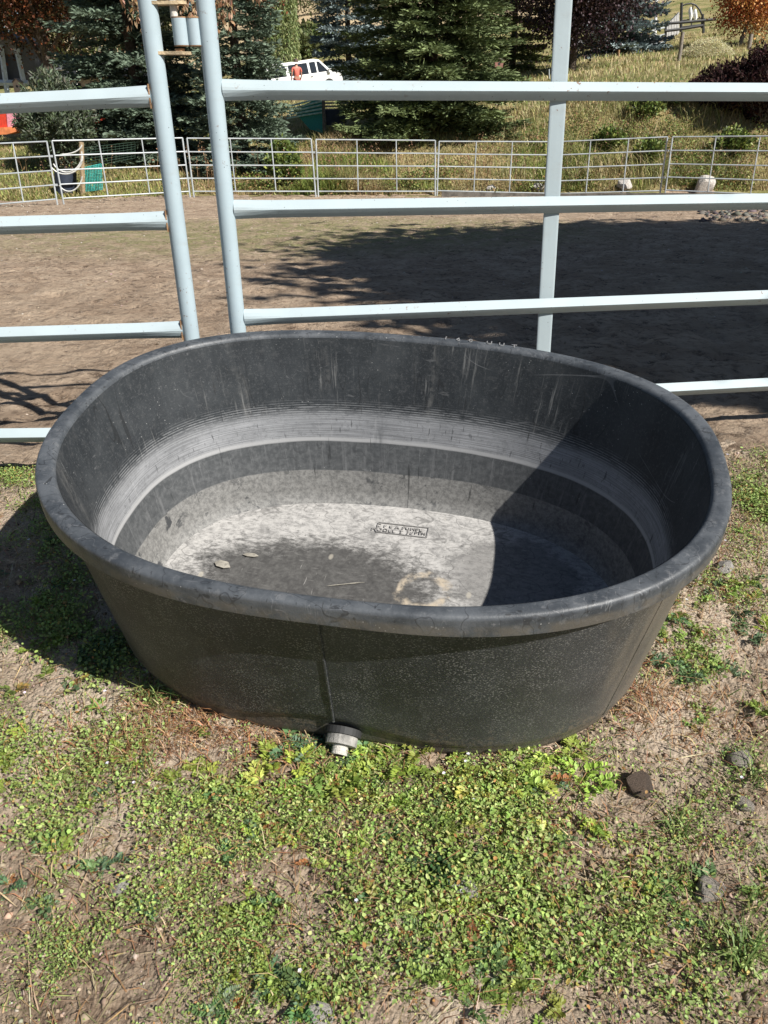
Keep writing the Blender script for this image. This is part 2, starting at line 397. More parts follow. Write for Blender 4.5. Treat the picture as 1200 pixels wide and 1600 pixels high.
    c = q.mix(q.step(zw, .246, .240), c, midb)
    low = q.mix(q.step(q.noise(o, 75, 7, .78), .36, .64), (.115, .114, .11), (.225, .222, .212))
    low = q.mix(q.math('MULTIPLY', q.step(q.noise(o, 17, 5, .7), .56, .62), q.step(q.noise(o, 3.5, 3), .42, .6)), low, (.045, .047, .05))
    c = q.mix(q.step(zb, .147, .143), c, low)
    run = q.math('MULTIPLY', q.math('MULTIPLY', q.step(q.noise(q.mapping(sv, (7, 1.0, 1)), 1, 4, .6), .60, .74), q.step(z, .5, .3)), .75)
    c = q.mix(run, c, (.040, .044, .048))
    sc = q.math('MULTIPLY', scuff(q, o), .25); c = q.mix(sc, c, (.2, .2, .2))
    dk = q.math('MULTIPLY', q.step(q.noise(q.mapping(sv, (55, 5, 1), rot=(0, 0, .15)), 1, 3), .67, .70), .6); c = q.mix(dk, c, (.018, .019, .02))
    sp = q.step(q.vor(o, 55), .09, .05); c = q.mix(q.math('MULTIPLY', sp, q.step(q.noise(o, 6, 2), .52, .6)), c, (.3, .3, .29))
    q.set(b.inputs['Base Color'], c); q.set(b.inputs['Roughness'], q.math('ADD', .48, q.math('MULTIPLY', grain, .3)))
    b.inputs['Specular IOR Level'].default_value = .35
    h = q.math('ADD', q.math('MULTIPLY', strp, .25), q.math('ADD', q.math('MULTIPLY', hst, .5), q.math('MULTIPLY', grain, .5)))
    q.set(b.inputs['Normal'], q.bump(h, .25, .004)); return m
def tank_floor_mat():
    m, n, l, b = mat('tank_floor_plastic'); q = N(m); o = q.coord()
    xy = q.sep(o)
    fine = q.noise(q.mapping(o, (42, 75, 20), rot=(0, 0, .25)), 1, 8, .78); blot = q.noise(o, 10, 8, .72, .3); big = q.noise(o, 3.2, 4, .6)
    c = q.mix(q.step(fine, .34, .60), (.21, .205, .198), (.41, .398, .38))
    c = q.mix(q.math('MULTIPLY', q.step(blot, .52, .66), .6), c, (.14, .137, .133))
    c = q.mix(q.math('MULTIPLY', q.step(q.noise(q.mapping(o, (120, 60, 20), rot=(0, 0, .8)), 1, 4, .7), .58, .68), .6), c, (.10, .098, .095))
    c = q.mix(q.math('MULTIPLY', iso(q, q.mapping(o, (5, 9, 1), rot=(0, 0, .4)), .008), .45), c, (.08, .078, .075))
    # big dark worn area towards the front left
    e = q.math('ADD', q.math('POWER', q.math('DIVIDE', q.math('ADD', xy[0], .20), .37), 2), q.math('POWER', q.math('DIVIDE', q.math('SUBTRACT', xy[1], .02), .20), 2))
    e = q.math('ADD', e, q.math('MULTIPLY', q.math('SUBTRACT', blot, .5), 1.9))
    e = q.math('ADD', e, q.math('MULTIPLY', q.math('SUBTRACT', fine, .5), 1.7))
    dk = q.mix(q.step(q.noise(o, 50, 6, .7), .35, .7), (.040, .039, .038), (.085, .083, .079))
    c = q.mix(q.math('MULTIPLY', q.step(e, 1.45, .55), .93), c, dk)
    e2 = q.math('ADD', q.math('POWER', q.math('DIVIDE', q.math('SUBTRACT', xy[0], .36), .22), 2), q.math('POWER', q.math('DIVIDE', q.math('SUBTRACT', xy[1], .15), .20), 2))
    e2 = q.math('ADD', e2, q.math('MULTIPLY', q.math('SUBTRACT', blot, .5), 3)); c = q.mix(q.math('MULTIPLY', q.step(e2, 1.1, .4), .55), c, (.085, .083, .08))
    # ring shaped tan scale stain
    r = q.math('POWER', q.math('ADD', q.math('POWER', q.math('SUBTRACT', xy[0], .115), 2), q.math('POWER', q.math('MULTIPLY', q.math('SUBTRACT', xy[1], .05), 1.0), 2)), .5)
    r = q.math('ADD', r, q.math('MULTIPLY', q.math('SUBTRACT', q.noise(o, 14, 4), .5), .05))
    ring = q.math('MULTIPLY', q.step(r, .050, .066), q.step(r, .088, .074)); c = q.mix(q.math('MULTIPLY', ring, q.step(q.noise(o, 22, 5, .7), .38, .62)), c, (.40, .34, .26))
    c = q.mix(q.math('MULTIPLY', scuff(q, o), .35), c, (.5, .48, .45))
    lf = q.step(q.vor(q.mapping(o, (9, 5, 1), rot=(0, 0, .4)), 1), .10, .06); c = q.mix(q.math('MULTIPLY', lf, .6), c, (.38, .35, .29))
    q.set(b.inputs['Base Color'], c); b.inputs['Roughness'].default_value = .75; b.inputs['Specular IOR Level'].default_value = .2
    q.set(b.inputs['Normal'], q.bump(q.math('ADD', fine, blot), .3, .004)); return m
def tank_outer_mat():
    m, n, l, b = mat('tank_outer_plastic'); q = N(m); o = q.coord(); xyz = q.sep(o)
    c = q.mix(q.step(q.noise(o, 7, 5), .35, .7), (.019, .021, .023), (.037, .040, .043))
    sv = q.mapping(o, (42, 42, 60)); sp = q.math('MULTIPLY', q.step(q.vor(q.mapping(o, (165, 165, 270), rot=(.3, .2, .5)), 1), .40, .22), q.step(q.noise(o, 15, 7, .8), .36, .62))
    c = q.mix(q.math('MULTIPLY', sp, .8), c, (.23, .225, .21))
    sp2 = q.step(q.noise(o, 260, 2, .6), .63, .72); c = q.mix(q.math('MULTIPLY', sp2, .7), c, (.20, .19, .175))
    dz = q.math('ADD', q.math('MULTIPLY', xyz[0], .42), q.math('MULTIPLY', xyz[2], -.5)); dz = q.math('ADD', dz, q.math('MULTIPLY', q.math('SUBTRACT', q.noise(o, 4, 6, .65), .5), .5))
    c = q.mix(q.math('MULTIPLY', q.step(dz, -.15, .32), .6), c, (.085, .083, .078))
    dz2 = q.step(q.math('ADD', xyz[0], q.math('MULTIPLY', q.noise(q.mapping(o, (14, 14, 1.5)), 1, 4), .35)), .70, .86); c = q.mix(q.math('MULTIPLY', dz2, .6), c, (.17, .145, .11))
    splash = q.math('MULTIPLY', q.step(q.math('ADD', xyz[2], q.math('MULTIPLY', q.math('SUBTRACT', q.noise(q.mapping(o, (16, 16, 5)), 1, 6, .7), .5), .34)), .13, .02), q.step(q.noise(o, 70, 4, .7), .45, .6)); c = q.mix(q.math('MULTIPLY', splash, .6), c, (.17, .135, .10))
    strk = q.math('MULTIPLY', q.step(q.noise(q.mapping(o, (50, 50, 2.2)), 1, 5, .7), .56, .70), q.step(q.noise(o, 4, 3), .42, .6)); c = q.mix(q.math('MULTIPLY', strk, .35), c, (.10, .10, .098))
    low = q.step(q.math('ADD', xyz[2], q.math('MULTIPLY', q.math('SUBTRACT', q.noise(o, 9, 5), .5), .10)), .09, .0); c = q.mix(q.math('MULTIPLY', low, .55), c, (.12, .098, .072))
    q.set(b.inputs['Base Color'], c); b.inputs['Roughness'].default_value = .52; b.inputs['Specular IOR Level'].default_value = .4
    q.set(b.inputs['Normal'], q.bump(q.math('ADD', q.noise(o, 160, 4, .7), q.math('MULTIPLY', q.noise(o, 9, 3), .6)), .35, .004)); return m
def tank_rim_mat():
    m, n, l, b = mat('tank_rim_plastic'); q = N(m); o = q.coord(); ga = q.sep(q.attr('col', 1))
    c = q.mix(q.step(q.noise(o, 11, 6, .65), .34, .68), (.033, .038, .044), (.085, .092, .10))
    c = q.mix(q.math('MULTIPLY', q.step(q.noise(o, 40, 6, .7), .54, .68), .55), c, (.135, .138, .142))
    c = q.mix(q.math('MULTIPLY', scuff(q, q.mapping(o, (1.6, 1.6, 1))), .55), c, (.19, .19, .195))
    dk = q.step(q.noise(q.mapping(o, (28, 95, 30), rot=(0, 0, 1.1)), 1, 3), .655, .69); c = q.mix(q.math('MULTIPLY', dk, .7), c, (.016, .017, .018))
    dk = q.step(q.noise(q.mapping(o, (90, 24, 30), rot=(0, 0, .9)), 1, 3), .66, .69); c = q.mix(q.math('MULTIPLY', dk, .7), c, (.016, .017, .018))
    sp = q.step(q.vor(o, 70), .12, .06); c = q.mix(q.math('MULTIPLY', sp, q.step(q.noise(o, 8, 2), .55, .6)), c, (.35, .35, .34))
    c = q.mix(q.math('MULTIPLY', iso(q, q.mapping(o, (13, 22, 9), (0, 0, 0), (0, 0, .5)), .009), .6), c, (.018, .019, .021))
    c = q.mix(q.math('MULTIPLY', q.math('MULTIPLY', iso(q, q.mapping(o, (26, 12, 9), (3, 1, 0), (0, 0, .9)), .006), q.step(q.noise(o, 7, 3), .5, .6)), .4), c, (.17, .175, .18))
    # dusty lip face (low part of the rim)
    dust = q.math('MULTIPLY', q.step(ga[0], .572, .556), q.step(q.noise(o, 13, 6, .7), .36, .6)); c = q.mix(q.math('MULTIPLY', dust, .6), c, (.125, .108, .085))
    q.set(b.inputs['Base Color'], c); q.set(b.inputs['Roughness'], q.math('ADD', .36, q.math('MULTIPLY', q.noise(o, 30, 5), .28)))
    b.inputs['Specular IOR Level'].default_value = .5
    q.set(b.inputs['Normal'], q.bump(q.math('ADD', q.noise(o, 55, 6, .7), q.math('MULTIPLY', q.noise(o, 8, 2), 1.2)), .3, .004)); return m
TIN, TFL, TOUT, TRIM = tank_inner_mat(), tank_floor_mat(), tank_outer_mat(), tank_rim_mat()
tank = empty('stock_tank', (0, 0, 0), 'large oval black plastic livestock water tank standing empty on the weedy bank', 'water tank', None, TM)
def ringset(spec):
    R = []; C = []
    for a, b_, n_, z, d in spec:
        r, t = tub_ring(a, b_, n_, z, d); R.append(r); C.append(np.stack([np.full(NT, z), t, 0*t], 1))
    V, Fq = loft(R); return V, Fq, np.concatenate(C)
DENT = .022
spec = []
for z in np.concatenate([[ZF-.004, ZF+.004, ZF+.012], np.linspace(ZF+.03, HB-.012, 44)]):
    a, b_, n_ = inner_abn(z); off = -.012*max(0, 1-(z-ZF)/.02)
    spec.append((a+off, b_+off, n_, z, 0))
V, Fq, C = ringset(spec)
build('inner_wall', V, Fq[:, ::-1], TIN, tank, True, C)
spec = [(AF*t, BF*t, NF if t > .3 else 2, ZF, 0) for t in (1.0, .93, .8, .6, .4, .2, .03)]
V, Fq, C = ringset(spec)
V[:, 2] += .003*fbm(V[:, 0]*6, V[:, 1]*6, 2, 40)-.0005
V = np.concatenate([V, [[0, 0, ZF]]]); fl = [tuple(f) for f in Fq[:, ::-1]]+[(len(V)-1, 6*NT+(i+1) % NT, 6*NT+i) for i in range(NT)]
build('tank_floor', V, fl, TFL, tank, True)
# outer wall with the shallow step near the foot that arches over the drain
Td = None; spec = []
for z in np.concatenate([[0.0, .004, .012, .03], np.linspace(.045, HB-.02, 46)]):
    a, b_, n_ = outer_abn(z); off = -.022 if z == 0 else (-.008 if z < .006 else (-.002 if z < .02 else 0))
    spec.append((a+off, b_+off, n_, z, DENT*(1-.35*z/HB)))
V, Fq, C = ringset(spec)
# foot step: recess everything below a wavy line
u = V[:, 0]; v = V[:, 1]; zl = C[:, 0]
line = .055+.055*np.exp(-((u+.05)/.17)**2)*(v < 0)
front = np.clip((-v-.1)/.2, 0, 1)
rec = .008*(1/(1+np.exp((zl-line)/.0035)))+.006*np.exp(-((zl-line-.0)/.006)**2)*0
nrm = unit(np.stack([u/AB**2, v/BB**2, 0*u], 1)); V = V-nrm*rec[:, None]
V[:, :2] += (nrm*(.006*fbm(C[:, 1]*3, zl*5, 3, 50))[:, None])[:, :2]
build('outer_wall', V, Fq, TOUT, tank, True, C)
bm_ = MB(); i0 = np.arange(NT); bot, _ = tub_ring(AB-.02, BB-.02, NB_, .0005, DENT); bm_.add(bot, [tuple(range(NT-1, -1, -1))]); bm_.build('underside', TOUT, tank)
# rim: rolled lip
prof = [(AIN, BIN, NIN, HB-.030, -.003), (AIN, BIN, NIN, HB-.010, 0.), (AIN, BIN, NIN, HB-.003, .004), (AIN, BIN, NIN, HB-.0005, .008), (AIN, BIN, NIN, HB, .0115), (AO, BO, NO, HB+.001, -.013), (AO, BO, NO, HB+.0006, -.0075), (AO, BO, NO, HB-.0012, -.0035), (AO, BO, NO, HB-.005, -.0008),
        (AO, BO, NO, HB-.009, 0.), (AO, BO, NO, HB-.026, .0), (AO, BO, NO, HB-.040, .0005), (AO, BO, NO, HB-LIP+.002, 0.), (AO, BO, NO, HB-LIP, -.004), (AO, BO, NO, HB-LIP+.004, -.012), (AO, BO, NO, HB-.030, -.024)]
R = []; C = []
for a, b_, n_, z, d in prof:
    r, t = tub_ring(a+d, b_+d, n_, z, DENT*.4 if a == AO else DENT*.2); r[:, 2] += .003*fbm(t*2.5, 0*t, 2, 60)
    nn = unit(np.stack([r[:, 0]/a**2, r[:, 1]/b_**2, 0*t], 1)); r = r+nn*(.004*fbm(t*2.2, 0*t+3, 2, 61))[:, None]
    R.append(r); C.append(np.stack([np.full(NT, z), t, 0*t], 1))
V, Fq = loft(R); rim = build('rim', V, Fq, TRIM, tank, True, np.concatenate(C)); rim.data.set_sharp_from_angle(angle=rad(50))
# moulded seam down the front and the right hand end
def wall_pt(u, z, side=-1, out=.002):
    a, b_, n_ = outer_abn(z); r, _ = tub_ring(a, b_, n_, z, DENT*(1-.35*z/HB)); m = r[:, 1]*side > 0
    r = r[m]; r = r[np.argsort(r[:, 0])]; p = np.array([u, np.interp(u, r[:, 0], r[:, 1]), np.interp(u, r[:, 0], r[:, 2])]); nn = unit(np.array([p[0]/a**2, p[1]/b_**2, 0])); return Vector(p+nn*out)
s_ = MB(); s_.tube([wall_pt(-.012-.002*t, lerp(HB-.06, .105, t), -1, .0005) for t in np.linspace(0, 1, 14)], .0032, 6); s_.build('seam', TOUT, tank, True)
s_ = MB(); s_.tube([wall_pt(.655-.055*t, lerp(HB-.08, .06, t), -1, .0) for t in np.linspace(0, 1, 14)], .0022, 6); s_.build('seam', TOUT, tank, True)
# raised stamp on the tank floor
def text_mesh(name, body, size, ext, M4, m, parent, space=1.0):
    cu = bpy.data.curves.new(name, 'FONT'); cu.body = body; cu.size = size; cu.extrude = ext; cu.align_x = 'CENTER'; cu.space_character = space; cu.bevel_depth = 0; cu.resolution_u = 3
    o = bpy.data.objects.new(name, cu); COL.objects.link(o); dg = bpy.context.evaluated_depsgraph_get()
    me = bpy.data.meshes.new_from_object(o.evaluated_get(dg)); bpy.data.objects.remove(o); me.transform(M4)
    return link(name, me, parent, m)
STAMP = simple('stamp_plastic', (.26, .252, .243), .7, .5, 60)
STAMPD = simple('stamp_recess', (.18, .175, .17), .7, .3, 60)
def floor_pt(px, py):   # tank floor point seen at that place of the photo, in tank coordinates
    Mi = TM.inverted(); o = Mi @ Vector((0, 0, CZ)); d = (Mi.to_3x3() @ Vector(ray(px, py))); t = (ZF-o.z)/d.z; return o+d*t
pa, pb = floor_pt(592, 817), floor_pt(670, 826); pc = floor_pt(667, 841); ctr = (pa+pb)/2
ang = math.atan2((pb-pa).y, (pb-pa).x); wst = (pb-pa).length; hst_ = abs((pc-pb).length)
st = bpy.data.objects.new('embossed_stamp', bpy.data.meshes.new('embossed_stamp'))
SB = Matrix.Translation((ctr.x, ctr.y, ZF+.0015)) @ Matrix.Rotation(ang, 4, 'Z')
sm = MB()
for dx, dy, w, h in ((0, 0, wst, .003), (0, -hst_, wst, .003), (wst/2, -hst_/2, .003, hst_-.003), (-wst/2, -hst_/2, .003, hst_-.003)):
    sm.box((dx, dy, .0005), (w, h, .003))
sm.V = [tuple(SB @ Vector(v)) for v in sm.V]; st = sm.build('embossed_stamp', STAMPD, tank)
text_mesh('lettering', 'C F E A FUMPE', hst_*.42, .0012, SB @ Matrix.Translation((-.01, -hst_*.46, .0012)), STAMP, st, 1.15)
text_mesh('lettering', 'MODEL T 78', hst_*.44, .0012, SB @ Matrix.Translation((-.03, -hst_*.90, .0012)), STAMP, st, 1.2)
text_mesh('lettering', 'PTM', hst_*.36, .0012, SB @ Matrix.Translation((wst*.36, -hst_*.80, .0012)), STAMPD, st, 1.1)
# moulded characters on the back of the rim
PALEP = simple('pale_letter_plastic', (.19, .19, .19), .6, .3, 90)  # even pale tone for the raised rim characters
def rim_pt(t_u, side=1):
    r, _ = tub_ring((AIN+AO)/2, (BIN+BO)/2, NO, HB, 0); m = r[:, 1]*side > 0; k = np.abs(r[m][:, 0]-t_u).argmin(); return Vector(r[m][k])
for i, ch in enumerate('160 UUT'):
    if ch == ' ': continue
    p = rim_pt(.10+.033*i); text_mesh('lettering', ch, .026, .0009, Matrix.Translation((p.x, p.y-.004, p.z+.0022)) @ Matrix.Rotation(-.02, 4, 'Z'), PALEP, rim)
FLAKE = simple('dry_flake', (.27, .25, .21), .9, .3, 60)
for i, (px, py, L_, w_, an, lab) in enumerate([(348, 884, .055, .030, -.5, 'pale curled flake lying on the dark patch of the tank floor at left'), (392, 869, .05, .016, -.2, 'narrow pale flake lying on the tank floor behind the larger one'), (540, 914, .11, .003, .12, 'long pale straw lying on the tank floor near its front')]):
    p = floor_pt(px, py); o_ = [(-.5, -.1), (-.2, -.5), (.25, -.42), (.5, .05), (.2, .5), (-.3, .4)]; mid = [Vector((x*L_, y*w_, .004+.5*abs(y)*w_*.5)) for x, y in o_]; V = mid+[v+Vector((0, 0, .0012)) for v in mid]
    q = MB(); q.add(V, [(5, 4, 3, 2, 1, 0), (6, 7, 8, 9, 10, 11)]+[(k, (k+1) % 6, 6+(k+1) % 6, 6+k) for k in range(6)]); o = q.build('dry_flake' if i < 2 else 'dry_straw', FLAKE); o.matrix_world = TM @ Matrix.Translation((p.x, p.y, ZF-.001)) @ Matrix.Rotation(an+.2, 4, 'Z'); tag(o, lab, 'dry flake' if i < 2 else 'straw')
# drain fitting
GREYP = simple('weathered_pvc', (.25, .24, .22), .7, .35, 40, 0, .4); WHITEP = simple('white_pvc', (.52, .49, .44), .7, .2, 40, 0, .3); RUBBER = simple('black_rubber', (.02, .02, .02), .7)
dp = wall_pt(.004, .052, -1, -.008); dn = Vector((-.02, -1, -.5)).normalized()
q_ = dn.to_track_quat('Z', 'Y').to_matrix().to_4x4(); DM = Matrix.Translation(dp) @ q_
dr = MB(); 
def ringtube(z0, z1, ro, n=28): 
    b = MB(); b.tube([(0, 0, z0), (0, 0, z1)], ro, n); b.V = [tuple(DM @ Vector(v)) for v in b.V]; return b
fit = ringtube(-.004, .012, .043); fo = fit.build('drain_fitting', RUBBER, tank)
ringtube(.0125, .034, .037, 20).build('flange_nut', GREYP, fo)
th = MB(); zz = .038
path = []; rr = []
for k in range(4): path += [(0, 0, .0345+k*.006), (0, 0, .0375+k*.006)]; rr += [.0195, .0178]
th.tube(path, rr, 24); th.V = [tuple(DM @ Vector(v)) for v in th.V]; th.build('threaded_nipple', WHITEP, fo)
ringtube(.0556, .0561, .0145, 20).build('bore', RUBBER, fo)

# ------------------------------------------------------------------ foreground pipe panels
def paint_mat(name, c, rust=.5):
    m, n, l, b = mat(name); q = N(m); o = q.coord()
    col = q.mix(q.step(q.noise(o, 6, 5), .35, .7), tuple(v*.93 for v in c), c)
    chips = q.math('MULTIPLY', q.step(q.noise(o, 55, 5, .7), .66-.06*rust, .69), q.step(q.noise(o, 3.0, 3), .47, .6))
    col = q.mix(chips, col, (.16, .07, .03)); specks = q.step(q.vor(o, 40), .07, .045); col = q.mix(q.math('MULTIPLY', specks, .8), col, (.05, .045, .04))
    grime = q.math('MULTIPLY', q.step(q.noise(q.mapping(o, (3, 3, 14)), 2, 5), .55, .75), .25); col = q.mix(grime, col, (.30, .30, .28))
    q.set(b.inputs['Base Color'], col); b.inputs['Roughness'].default_value = .6; b.inputs['Specular IOR Level'].default_value = .3
    q.set(b.inputs['Normal'], q.bump(q.noise(o, 30, 4), .12, .004)); return m
PAINT = paint_mat('pale_paint', (.37, .435, .455)); PAINTB = paint_mat('pale_blue_paint', (.36, .44, .475), .7)
RUSTP = simple('rusty_steel', (.26, .15, .075), .8, .45, 30, 0, .4); RUSTL = simple('rusty_plate', (.40, .31, .19), .75, .4, 25, 0, .4)
FY0, FK, FX0 = 2.45, .130, -1.2           # fence plane y = FY0 + FK (x - FX0)
def fpt(px, py, off=0.):
    d = ray(px, py); t = (FY0-off-FK*FX0)/(d[1]-FK*d[0]); return Vector((d[0]*t, d[1]*t, CZ+d[2]*t))
FD = Vector((1, FK, 0)).normalized()
def extend(a, b, z): t = (z-a.z)/(b.z-a.z); return a+(b-a)*t
def pipe(a, b, r, name, m, parent, n=18):
    q = MB(); q.tube([a, a+(b-a)*.5, b], r, n); return q.build(name, m, parent, True)
def rail(a, b, name, parent, m=None, hh=.0255, ww=.021, flare=True):
    """roll-formed rail: ridge along its front, ends pressed flat and flared"""
    L = (b-a).length; ts = [0, .012/L, .06/L, .13/L, .5, 1-.13/L, 1-.06/L, 1-.012/L, 1]
    path = [a+(b-a)*t for t in ts]; n = 16
    def sec(i, k):
        th = 2*math.pi*k/n; c, s = math.cos(th), math.sin(th); e = min(i, 8-i)
        fl = {0: 1.0, 1: 1.0, 2: .55, 3: .12, 4: 0}[e] if flare else 0
        p = lerp(1.03, 1.5, fl)      # superellipse power: 1 = diamond, 2 = round
        x = math.copysign(abs(c)**(2/p), c)*lerp(ww, ww*.9, fl); y = math.copysign(abs(s)**(2/p), s)*lerp(hh, hh*1.10, fl)
        return x, y
    q = MB(); q.tube(path, 1, n, True, sec); o = q.build(name, m or PAINT, parent, False)
    return o
zt = 2.42
gate_a, gate_b = fpt(230, 0), fpt(299, 525)
gp_top, gp_bot = extend(gate_a, gate_b, zt), extend(gate_a, gate_b, float(ground_z(-.95, 2.47))+.06)
pan_a, pan_b = fpt(320.5, 0), fpt(372, 515)
pp_top, pp_bot = extend(pan_a, pan_b, zt), extend(pan_a, pan_b, float(ground_z(-.75, 2.49))-.02)
gate = empty('gate_panel', (gp_bot.x, gp_bot.y, gp_bot.z), 'pale painted pipe panel on the left whose end post carries rusty hinge lugs', 'corral panel', 'pale pipe panels right behind the tank')
fixed = empty('pipe_panel', (pp_bot.x, pp_bot.y, pp_bot.z), 'pale painted pipe panel behind the tank with one flat upright stay', 'corral panel', 'pale pipe panels right behind the tank')
def wpart(o, root): o.matrix_parent_inverse = Matrix.Translation(root.location).inverted(); return o
wpart(pipe(gp_top, gp_bot, .0265, 'post', PAINTB, gate), gate)
wpart(pipe(pp_top, pp_bot, .0265, 'post', PAINTB, fixed), fixed)
def on(a, b, py):   # point on post axis at image row
    best = min((abs(project(np.array(a+(b-a)*t))[1]-py), t) for t in np.linspace(0, 1, 600)); return a+(b-a)*best[1]
GX = (gp_bot-FD*2.85).x
to_x = lambda a, b, X: a+(b-a)*((X-a.x)/(b.x-a.x))      # run the line a-b on to the end post at X
for y0, y1 in ((162.5, 151), (352.5, 345), (523.5, 514), (680, 676)):
    e = on(gp_top, gp_bot, y1); s0 = fpt(0, y0); a = to_x(e, s0, GX+.02); wpart(rail(a, e-FD*.024, 'rail', gate), gate)
e = on(gp_top, gp_bot, 151)+Vector((0, 0, .34)); wpart(rail(to_x(e, e-FD, GX+.02), e-FD*.024, 'rail', gate), gate)
e = on(gp_top, gp_bot, 151)+Vector((0, 0, .66)); wpart(rail(to_x(e, e-FD, GX+.02), e-FD*.024, 'rail', gate), gate)
lp = gp_bot-FD*2.85; wpart(pipe(Vector((lp.x, lp.y, zt)), lp, .0265, 'post', PAINTB, gate), gate)
rail_lines = ((141.5, 144), (328.5, 315), (497, 464.5))
rc = []; PX1 = 2.35
for y0, y1 in rail_lines:
    e = on(pp_top, pp_bot, y0); s1 = fpt(1200, y1); b = to_x(e, s1, PX1-.02); rc.append((e, b)); wpart(rail(e+FD*.024, b, 'rail', fixed), fixed)
s0, s1 = fpt(1040, 609), fpt(1200, 600.5); dd = (s1-s0).normalized(); e = on(pp_top, pp_bot, 645); e = s0-dd*(s0-e).length
b = to_x(s0, s1, PX1-.02); wpart(rail(Vector((e.x, e.y, e.z)), b, 'rail', fixed), fixed)
for dz in (.34, .66): wpart(rail(rc[0][0]+FD*.024+Vector((0, 0, dz)), rc[0][1]+Vector((0, 0, dz)), 'rail', fixed), fixed)
# flat upright stay behind the rails
sa, sb = fpt(881, 0, -.014), fpt(849, 545, -.014); st_top, st_bot = extend(sa, sb, zt-.05), extend(sa, sb, float(ground_z(sb.x, sb.y))+.1)
stay = MB()
def ssec(i, k):
    th = 2*math.pi*k/16; c, s = math.cos(th), math.sin(th); return math.copysign(abs(c)**.35, c)*.0255, math.copysign(abs(s)**.35, s)*.006
stay.tube([st_top, (st_top+st_bot)/2, st_bot], 1, 16, True, ssec); wpart(stay.build('stay', PAINT, fixed), fixed)
lp = rc[2][1]+FD*.02; wpart(pipe(Vector((lp.x, lp.y, zt)), Vector((lp.x, lp.y, float(ground_z(lp.x, lp.y)))), .0265, 'post', PAINTB, fixed), fixed)
# hinge hardware between the two posts
def sleeve(pxa, pya, pxb, pyb, r, name, m, parent, root, off=0.):
    return wpart(pipe(fpt(pxa, pya, off), fpt(pxb, pyb, off), r, name, m, parent, 16), root)
sl1 = sleeve(279.5, 28, 284.5, 71, .0215, 'hinge_sleeve', PAINTB, fixed, fixed); sl2 = sleeve(301.5, 28, 306.5, 71, .0205, 'hinge_sleeve', PAINTB, fixed, fixed)
for (px_, py_, k) in ((279.5, 28, 0), (284.5, 71, 0), (301.5, 28, 1), (306.5, 71, 1)):
    p = fpt(px_, py_); q = MB(); sgn = 1 if py_ < 50 else -1; q.tube([p-Vector((0, 0, .001)), p+Vector((0, 0, .0022*sgn))], .0216, 16); o = q.build('rusty_edge', RUSTP, (sl1, sl2)[k], True)
sleeve(270, 0, 272.5, 28, .0105, 'hinge_pin', WHITEP, gate, gate)
for (xa, ya, xb, yb) in ((236, 6, 279, 4.5), (246, 83, 288, 83.5)):
    a, b = fpt(xa, ya), fpt(xb, yb); q = MB(); cx_ = (a+b)/2; L = (b-a).length
    q.box(cx_, (L, .045, .008), Matrix.Rotation(math.atan2((b-a).y, (b-a).x), 3, 'Z')); q.tube([b-Vector((0, 0, .004)), b+Vector((0, 0, .004))], .022, 16); wpart(q.build('hinge_lug', RUSTL, gate), gate)
p = fpt(281, 80); q = MB(); q.tube([p-Vector((0, 0, .004)), p+Vector((0, 0, .006))], .014, 6); wpart(q.build('hinge_nut', RUSTP, gate), gate)
p = fpt(318, 70.5); q = MB(); q.box(p-Vector((.0, .0, 0)), (.02, .02, .009)); wpart(q.build('weld_bead', RUSTP, fixed), fixed)
for y1 in (151, 345, 514):
    e = on(gp_top, gp_bot, y1)-FD*.0268; q = MB(); q.box(e-Vector((0, .001, 0)), (.004, .034, .062), Matrix.Rotation(.13, 3, 'Z')); wpart(q.build('rust_weld', RUSTP, gate), gate)

# ------------------------------------------------------------------ far ring of arena panels
STEEL = simple('galvanised_pipe', (.37, .40, .41), .45, .15, 3)
def far_panel(TL, TR, BL, BR, label):
    root = empty('arena_panel', BL, label, 'corral panel', 'galvanised panels ringing the arena')
    def add(a, b, r, nm): wpart(pipe(a, b, r, nm, STEEL, root, 8), root)
    dn = Vector((0, 0, -.16))
    add(TL, BL+dn, .022, 'post'); add(TR, BR+dn, .022, 'post')
    for k in range(5): t = k/4; add(TL.lerp(BL, t), TR.lerp(BR, t), .0175, 'rail')
    for t in (.34, .67): add(TL.lerp(TR, t)+Vector((0, -.001, 0)), BL.lerp(BR, t)+Vector((0, -.001, 0)), .017, 'stay')
    for t in (.25, .75):
        p = TR.lerp(BR, t); q = MB(); q.box(p+(TR-TL).normalized()*.04, (.09, .05, .05)); wpart(q.build('clamp', STEEL, root), root)
FP = [((-90, 228), (73, 221), (-70, 325), (88, 311), 21.2, 21.7, 'leftmost galvanised arena panel running out of the frame'),
      ((81, 220), (285, 215.5), (98, 310), (296, 299), 21.8, 23.6, 'galvanised arena panel in front of the green mesh roll and coiled hose'),
      ((292, 216), (486, 217), (302, 299), (493, 299), 23.7, 24.4, 'galvanised arena panel in front of the dark lower spruce boughs'),
      ((493.5, 218), (680, 219.5), (497, 299), (680, 299), 24.4, 24.6, 'galvanised arena panel in front of tall brown seed stalks'),
      ((686, 221), (857, 221.5), (683, 298), (851, 302), 24.6, 24.6, 'galvanised arena panel left of the flat upright stay, white stone behind it'),
      ((863, 222), (1043, 214), (857, 303), (1032, 298), 24.6, 23.9, 'shaded galvanised arena panel right of the flat upright stay'),
      ((1051, 214), (1260, 212), (1040, 297), (1242, 306), 23.8, 22.2, 'rightmost galvanised arena panel in front of the pale boulder')]
for tl, tr, bl, br, y0, y1, lab in FP: far_panel(at(*tl, y0), at(*tr, y1), at(*bl, y0), at(*br, y1), lab)
